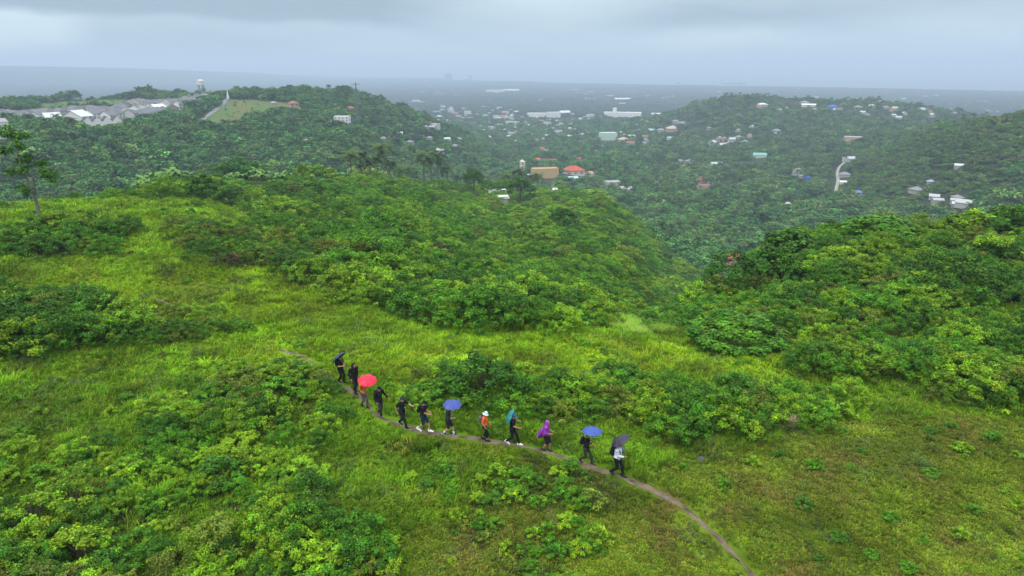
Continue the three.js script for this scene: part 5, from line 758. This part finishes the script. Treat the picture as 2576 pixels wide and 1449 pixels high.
const UMB = {};
function umbrella(label, color, radius, top, axis) { // axis: from the hand to the tip
  const o = new THREE.Group(); o.name = numbered('umbrella'); tag(o, label, 'umbrella'); scene.add(o);
  radius *= .93; const n = 8, m = 7, pos = [], idx = [], H = radius * .36, seg = 6; // eight panels, hem drawn in between the rib ends
  for (let a = 0; a <= n * seg; a++) for (let q = 0; q <= m; q++) { const t = q / m, f = (a % seg) / seg, sag = 1 - .085 * t * t * (1 - (2 * f - 1) ** 2), th = a / (n * seg) * 6.28318, rr = radius * t * sag; pos.push(Math.cos(th) * rr, H * (1 - t ** 1.9) - .07 * radius * t * (1 - (2 * f - 1) ** 2) * (f ? 1 : 0), Math.sin(th) * rr); if (a < n * seg && q < m) { const b = a * (m + 1) + q; idx.push(b, b + 1, b + m + 1, b + 1, b + m + 2, b + m + 1); } }
  const g = new THREE.BufferGeometry(); g.setAttribute('position', new THREE.Float32BufferAttribute(pos, 3)); g.setIndex(idx); g.computeVertexNormals();
  mesh('canopy', g, std(...color, .4, { transmission: .14, thickness: 0, specularIntensity: .5 }), o);
  const steel = UMB.s ??= std(.35, .35, .36, .35, { metalness: .8 }), dark = UMB.d ??= std(.02, .02, .02, .5);
  mesh('shaft', new THREE.CylinderGeometry(.006, .006, .66, 8).translate(0, H - .33, 0), steel, o); mesh('tip', new THREE.ConeGeometry(.009, .05, 8).translate(0, H + .03, 0), dark, o); mesh('handle', new THREE.CapsuleGeometry(.017, .09, 4, 10).translate(0, H - .68, 0), dark, o);
  for (let i = 0; i < n; i++) { const a = i / n * 6.28318, pts = []; for (let q = 0; q <= 4; q++) { const t = q / 4; pts.push(V(Math.cos(a) * radius * t * .99, H * (1 - t ** 1.9) - .012, Math.sin(a) * radius * t * .99)); } mesh('rib', taperTube(pts, .004, .003, 5, 6), steel, o); }
  o.quaternion.setFromUnitVectors(UP, axis.clone().normalize()); o.position.copy(top).addScaledVector(axis.clone().normalize(), .68 - H); return o; // the hand closes on the handle
}
function person(i, S) {
  const at = PEOPLE_AT[i]; // heading along the trail
  let best = 0, bd = 1e9; TRAIL.forEach((p, k) => { const d = Math.hypot(p[0] - at.x, p[1] - at.z); if (d < bd) { bd = d; best = k; } }); const p0 = TRAIL[Math.max(0, best - 1)], p1 = TRAIL[Math.min(TRAIL.length - 1, best + 1)], turn = Math.atan2(p1[0] - p0[0], p1[1] - p0[1]) + (S.turn ?? 0);
  const k = S.h / 1.7, ph = S.stride ?? .3, sgn = S.lead ?? 1, lean = S.lean ?? .06, W = S.wide ?? 1;
  const P = V(0, .905 - ph * ph * .35, 0), hipL = P.clone().add(V(.085 * W, -.02, 0)), hipR = P.clone().add(V(-.085 * W, -.02, 0));
  const up = V(0, Math.cos(lean), Math.sin(lean)), C = P.clone().addScaledVector(up, .36), N = P.clone().addScaledVector(up, .53), headC = N.clone().addScaledVector(up, .135).add(V(0, 0, .03 + lean * .1)), shL = P.clone().addScaledVector(up, .475).add(V(.175 * W, 0, sgn * -.03)), shR = P.clone().addScaledVector(up, .475).add(V(-.175 * W, 0, sgn * .03));
  const ankF = V(.07 * sgn, .085, ph), ankB = V(-.07 * sgn, .085 + ph * .28, -ph * .95), fwd = V(0, .1, 1);
  const [kneeF] = bend(sgn > 0 ? hipL : hipR, ankF, .43, .405, fwd), [kneeB, aB] = bend(sgn > 0 ? hipR : hipL, ankB, .43, .405, fwd), legs = [[sgn > 0 ? hipL : hipR, kneeF, ankF, 0], [sgn > 0 ? hipR : hipL, kneeB, aB, 0.55 * ph / .3]];
  const arms = [[shL, S.L], [shR, S.R]].map(([sh, t], q) => { const side = q ? -1 : 1, T = t ? sh.clone().add(V(t[0], t[1], t[2])) : sh.clone().add(V(.06 * side, -.48, (q ? 1 : -1) * sgn * -.17 * (ph / .3))), [el, w] = bend(sh, T, .28, .25, V(side * .5, -.6, -.8)); return { sh, el, w, side, grip: t?.[3] === 'grip' }; });
  const o = thing('person', S.label, 'person', [at.x, ground(at.x, at.z) + .012, at.z], turn); o.scale.setScalar(k);
  // the body
  const body = [cap(N.clone().addScaledVector(up, -.03), headC.clone().add(V(0, -.07, -.02)), .056, .052), cap(shL, shR, .06, .06), cap(C, P.clone().addScaledVector(up, .1), .115 * W, .1 * W), cap(hipL, hipR, .095, .095)];
  for (const a of arms) body.push(cap(a.sh, a.el, .047, .037), cap(a.el, a.w, .038, .026)); for (const [h, kn, an] of legs) body.push(cap(h, kn, .078, .052), cap(kn.clone(), kn.clone().lerp(an, .35), .05, .052), cap(kn.clone().lerp(an, .35), an, .052, .034));
  const parts = [skin(body, .035, 72)], headQ = new THREE.Matrix4().compose(headC, new THREE.Quaternion().setFromEuler(new THREE.Euler(S.nod ?? .12, S.look ?? 0, 0)), V(1, 1, 1)); parts.push(HEAD.clone().applyMatrix4(headQ));
  for (const a of arms) { const y = a.w.clone().sub(a.el).normalize(), z0 = V(-a.side * .8, 0, a.grip ? .5 : .2), x = y.clone().cross(z0).normalize(), z = x.clone().cross(y); const g = HAND[a.grip ? 'grip' : 'open'].clone(); if (a.side < 0) { g.scale(-1, 1, 1); const ix = g.index.array; for (let q = 0; q < ix.length; q += 3) { const t = ix[q]; ix[q] = ix[q + 1]; ix[q + 1] = t; } g.computeVertexNormals(); } parts.push(g.applyMatrix4(new THREE.Matrix4().makeBasis(x, y, z).setPosition(a.w))); }
  mesh('body', mergeGeometries(parts.map((g) => { const q = new THREE.BufferGeometry(); q.setAttribute('position', g.attributes.position); q.setAttribute('normal', g.attributes.normal); q.setIndex(g.index); return q; })), SKIN[i % 2], o);
  for (const s of [-1, 1]) mesh('eye', new THREE.SphereGeometry(.011, 10, 8).translate(.031 * s, .003, .088).applyMatrix4(headQ), EYE_M, o);
  // top
  const slv = S.sleeve ?? .62, t = [cap(shL, shR, .078, .078), cap(C, P.clone().addScaledVector(up, .12), .135 * W, .125 * W), cap(P.clone().add(V(.05 * W, .06, 0)), P.clone().add(V(-.05 * W, .06, 0)), .125, .125), cap(P.clone().add(V(.05 * W, -.02, 0)), P.clone().add(V(-.05 * W, -.02, 0)), S.long ? .135 : .122, S.long ? .135 : .122)];
  for (const a of arms) { if (slv > 1) t.push(cap(a.sh, a.el, .066, .054), cap(a.el, a.el.clone().lerp(a.w, slv - 1), .054, .042)); else t.push(cap(a.sh, a.sh.clone().lerp(a.el, slv), .068, .066)); }
  if (S.hood) t.push(cap(headC.clone().add(V(0, .035, -.03)), headC.clone().add(V(0, -.04, -.02)), .112, .115), cap(headC.clone().add(V(0, -.06, -.03)), N, .11, .12));
  if (S.poncho) { t.push(cap(N, P.clone().add(V(0, .12, -.06)), .12, .2), cap(P.clone().add(V(0, .2, -.1)), P.clone().add(V(.02, -.14, -.34)), .2, .14), cap(shL, P.clone().add(V(.16, .1, -.02)), .09, .1), cap(shR, P.clone().add(V(-.16, .1, -.02)), .09, .1)); }
  const face = headC.clone().add(V(0, -.02, .13)); mesh(S.poncho ? 'poncho' : S.sleeve > 1 ? 'jacket' : 'shirt', skin(t, .04, 64, S.hood ? [[face.x, face.y, face.z, .098, 1, 1.15, 1]] : [[headC.x, headC.y + .02, headC.z, .12]]), S.top, o);
  // trousers or shorts
  const full = S.legs ?? 1, b = [cap(hipL, hipR, .112, .112), cap(P.clone().add(V(.04, .06, 0)), P.clone().add(V(-.04, .06, 0)), .112, .112)]; for (const [h, kn, an] of legs) { if (full > .5) b.push(cap(h, kn, .096, .07), cap(kn, kn.clone().lerp(an, (full - .5) * 2 * .98), .07, full > .9 ? .058 : .056)); else b.push(cap(h, h.clone().lerp(kn, full * 2), .1, .088)); }
  mesh(full > .5 ? 'trousers' : 'shorts', skin(b, .03, 64), S.bottom, o);
  // shoes, socks
  legs.forEach(([h, kn, an, pitch], q) => { const m = new THREE.Matrix4().compose(V(an.x, an.y - .085 * Math.cos(pitch), an.z + .02), new THREE.Quaternion().setFromEuler(new THREE.Euler(pitch, 0, 0)), V(1, 1, 1)); const s = mesh('shoe', SHOE.clone().applyMatrix4(m), S.shoe, o); mesh('sole', SOLE.clone().applyMatrix4(m), S.sole ?? S.shoe, s); if (S.sock) mesh('sock', skin([cap(an.clone().add(V(0, -.01, 0)), an.clone().lerp(kn, .28), .046, .05)], .02, 24), S.sock, o); });
  // hair and hat
  if (!S.hood) mesh('hair', skin([cap(V(0, .035, -.025), V(0, .04, .01), .088, .084), cap(V(0, .0, -.05), V(0, -.05, -.052), .07, .055), ...(S.longHair ? [cap(V(0, -.04, -.06), V(0, -.2, -.085), .06, .035)] : [])], .03, 40, [[0, -.045, .11, .105]]).applyMatrix4(headQ), S.hair ?? hairM, o);
  if (S.hat) for (const [g, n] of HAT[S.hat]()) mesh('hat_' + n, g.applyMatrix4(headQ), S.hatM, o);
  if (S.cape) { const pts = [], n = 14, mm = 9, pos = [], idx = []; for (let a = 0; a <= n; a++) for (let q = 0; q <= mm; q++) { const u = a / n - .5, v = q / mm, wv = .03 * Math.sin(u * 22 + v * 3) * v; pos.push(u * (.34 + .34 * v) + wv, N.y - .02 - v * .72 + .06 * Math.abs(u), N.z - .11 - .14 * v - .24 * v * v + wv + .18 * u * u); if (a < n && q < mm) { const c = a * (mm + 1) + q; idx.push(c, c + 1, c + mm + 1, c + 1, c + mm + 2, c + mm + 1); } } const g = new THREE.BufferGeometry(); g.setAttribute('position', new THREE.Float32BufferAttribute(pos, 3)); g.setIndex(idx); g.computeVertexNormals(); mesh('cape', g, S.cape, o); }
  o.updateMatrixWorld(true); const out = { o, wrist: arms.map((a) => o.localToWorld(a.w.clone().addScaledVector(a.w.clone().sub(a.el).normalize(), .07))), dir: (x, y, z) => V(x, y, z).applyQuaternion(o.quaternion) };
  if (S.umb) { const a = S.umb.axis; umbrella(S.umb.label, S.umb.color, S.umb.r ?? .5, out.wrist[S.umb.hand], out.dir(...a)); }
  if (S.pack) {
    const b2 = thing('backpack', S.pack.label, 'backpack', [0, 0, 0]); b2.position.copy(o.localToWorld(P.clone().addScaledVector(up, .28).add(V(0, 0, -.225 - (S.poncho ? .08 : 0))))); b2.quaternion.copy(o.quaternion); b2.rotateX(lean); const s = (S.pack.s ?? 1) * k; b2.scale.setScalar(s);
    mesh('bag', new RoundedBoxGeometry(.28, .42, .17, 4, .06), S.pack.m, b2); mesh('pocket', new RoundedBoxGeometry(.22, .2, .06, 3, .025).translate(0, -.08, -.1), S.pack.m, b2); mesh('lid', new RoundedBoxGeometry(.26, .08, .15, 3, .035).translate(0, .21, 0), S.pack.m, b2);
    for (const q of [-1, 1]) mesh('strap', taperTube([V(q * .09, .17, .08), V(q * .115, .25, .15), V(q * .125, .17, .335), V(q * .125, .0, .365), V(q * .12, -.14, .2), V(q * .11, -.15, .07)], .019, .017, 6, 16), S.pack.strap ?? S.pack.m, b2);
  }
  return out;
}
const GREYP = cloth(.1, .1, .11), ORANGE = cloth(.72, .13, .03), DKOLIVE = cloth(.035, .045, .03), WHITE = std(.72, .72, .72, .6), WHITES = cloth(.62, .64, .78), PURPLE = std(.30, .05, .42, .35, { specularIntensity: .6, transmission: .15, thickness: 0 });
person(0, { h: 1.66, turn: .25, label: 'last hiker in line, in black with a dark umbrella over the shoulder', top: BLACK, bottom: BLACK, shoe: BLACK, stride: .14, lead: 1, L: [-.1, -.2, .3, 'grip'], R: [.06, -.24, .27, 'grip'], nod: .3, pack: { label: 'black backpack on the last hiker of the line', m: BLACK, s: .85 }, umb: { hand: 0, axis: [-.12, .6, -.62], color: [.025, .04, .085], r: .5, label: 'dark navy umbrella leaned back over the last hiker in line' } });
person(1, { h: 1.76, turn: .2, label: 'hiker in a hooded black jacket walking right behind the red umbrella', top: BLACK, bottom: BLACK, shoe: BLACK, sleeve: 1.9, hood: true, stride: .16, lead: -1, long: true, wide: 1.1, nod: .2 });
person(2, { h: 1.62, turn: .1, label: 'hiker in an orange shirt hidden under the bright red umbrella', top: cloth(.60, .15, .02), bottom: cloth(.10, .085, .075), shoe: BLACK, stride: .17, lead: 1, sleeve: .8, L: [-.06, -.16, .24, 'grip'], R: [.02, -.4, .12], umb: { hand: 0, axis: [-.12, .96, .24], color: [.72, .015, .06], r: .54, label: 'bright red umbrella held over the hiker in orange' } });
person(3, { h: 1.68, turn: .15, label: 'hiker in a black jacket and dark grey trousers following the red umbrella', top: BLACK, bottom: CHAR, shoe: GREYP, sleeve: 1.9, long: true, stride: .2, lead: -1, L: [.22, -.4, .16], wide: 1.08, hat: 'cap', hatM: BLACK, pack: { label: 'black backpack on the hiker just after the red umbrella', m: BLACK, s: .9 } });
person(4, { h: 1.70, label: 'hiker in a black shirt and trousers with one arm stretched forward', top: BLACK, bottom: BLACK, shoe: BLACK, sole: WHITE, stride: .3, lead: -1, L: [.04, -.16, .46, 'grip'], R: [-.06, -.47, -.12], hat: 'cap', hatM: CHAR, wide: 1.05 });
person(5, { h: 1.72, label: 'hiker in black shorts and white shoes holding something at the waist', top: BLACK, bottom: NAVY, legs: .44, shoe: WHITE, stride: .29, lead: 1, L: [-.1, -.36, .32, 'grip'], R: [.08, -.36, .32, 'grip'], nod: .3, hat: 'cap', hatM: BLACK, lean: .1, pack: { label: 'small black backpack on the hiker with white shoes', m: BLACK, s: .75 } });
person(6, { h: 1.62, label: 'hiker in dark shorts walking under the plain blue umbrella at mid line', top: CHAR, bottom: cloth(.03, .02, .03), legs: .42, shoe: BLACK, sock: WHITE, sole: WHITE, stride: .27, lead: 1, sleeve: 1.3, long: true, L: [-.14, -.12, .22, 'grip'], R: [.05, -.3, .25], umb: { hand: 0, axis: [-.12, .95, .02], color: [.05, .08, .31], r: .5, label: 'plain blue umbrella over the hiker in shorts at mid line' } });
person(7, { h: 1.58, label: 'hiker in an orange shirt and a pale blue bucket hat', top: ORANGE, bottom: BLACK, legs: .82, shoe: BLACK, stride: .13, lead: -1, hat: 'bucket', hatM: cloth(.45, .68, .66), nod: .35, L: [.02, -.44, .16], pack: { label: 'dark grey backpack on the hiker in orange and bucket hat', m: GREYP, s: .8 } });
person(8, { h: 1.70, label: 'hiker in black with white shoes under the tilted teal umbrella', top: BLACK, bottom: BLACK, shoe: WHITE, stride: .31, lead: 1, L: [.02, -.14, .28, 'grip'], R: [.1, -.36, .3], hat: 'cap', hatM: cloth(.03, .10, .34), nod: .25, umb: { hand: 0, axis: [-.16, .34, -.78], color: [.03, .21, .21], r: .5, label: 'teal umbrella tilted far back over the hiker in black' } });
person(9, { h: 1.64, label: 'hiker wrapped in a hooded purple rain poncho', top: PURPLE, bottom: BLACK, legs: .46, shoe: CHAR, stride: .15, lead: 1, sleeve: 1.5, hood: true, poncho: true, cape: PURPLE, nod: .2, L: [-.04, -.3, .22], R: [.04, -.32, .2] });
person(10, { h: 1.66, label: 'hiker in black top and dark olive trousers under a flat blue umbrella', top: BLACK, bottom: DKOLIVE, shoe: cloth(.06, .04, .03), sleeve: 1.7, stride: .31, lead: 1, R: [.1, -.08, .2, 'grip'], L: [.1, -.42, .2], umb: { hand: 1, axis: [.04, 1, .0], color: [.045, .09, .34], r: .52, label: 'blue umbrella held level over the second hiker from the front' }, pack: { label: 'black backpack on the hiker under the level blue umbrella', m: BLACK, s: .8 } });
person(11, { h: 1.76, label: 'leading hiker in a pale lilac shirt with black backpack straps', top: WHITES, bottom: BLACK, shoe: CHAR, sleeve: 1.85, stride: .25, lead: 1, wide: 1.18, R: [.16, -.32, .26, 'grip'], L: [-.02, -.1, .24, 'grip'], nod: .3, hat: 'cap', hatM: cloth(.14, .08, .05), pack: { label: 'black backpack with chest straps on the leading hiker', m: BLACK, s: 1.02 }, umb: { hand: 0, axis: [-.2, .72, -.36], color: [.035, .032, .05], r: .5, label: 'dark grey umbrella tilted over the leading hiker' } });
renderer.render(scene, camera);
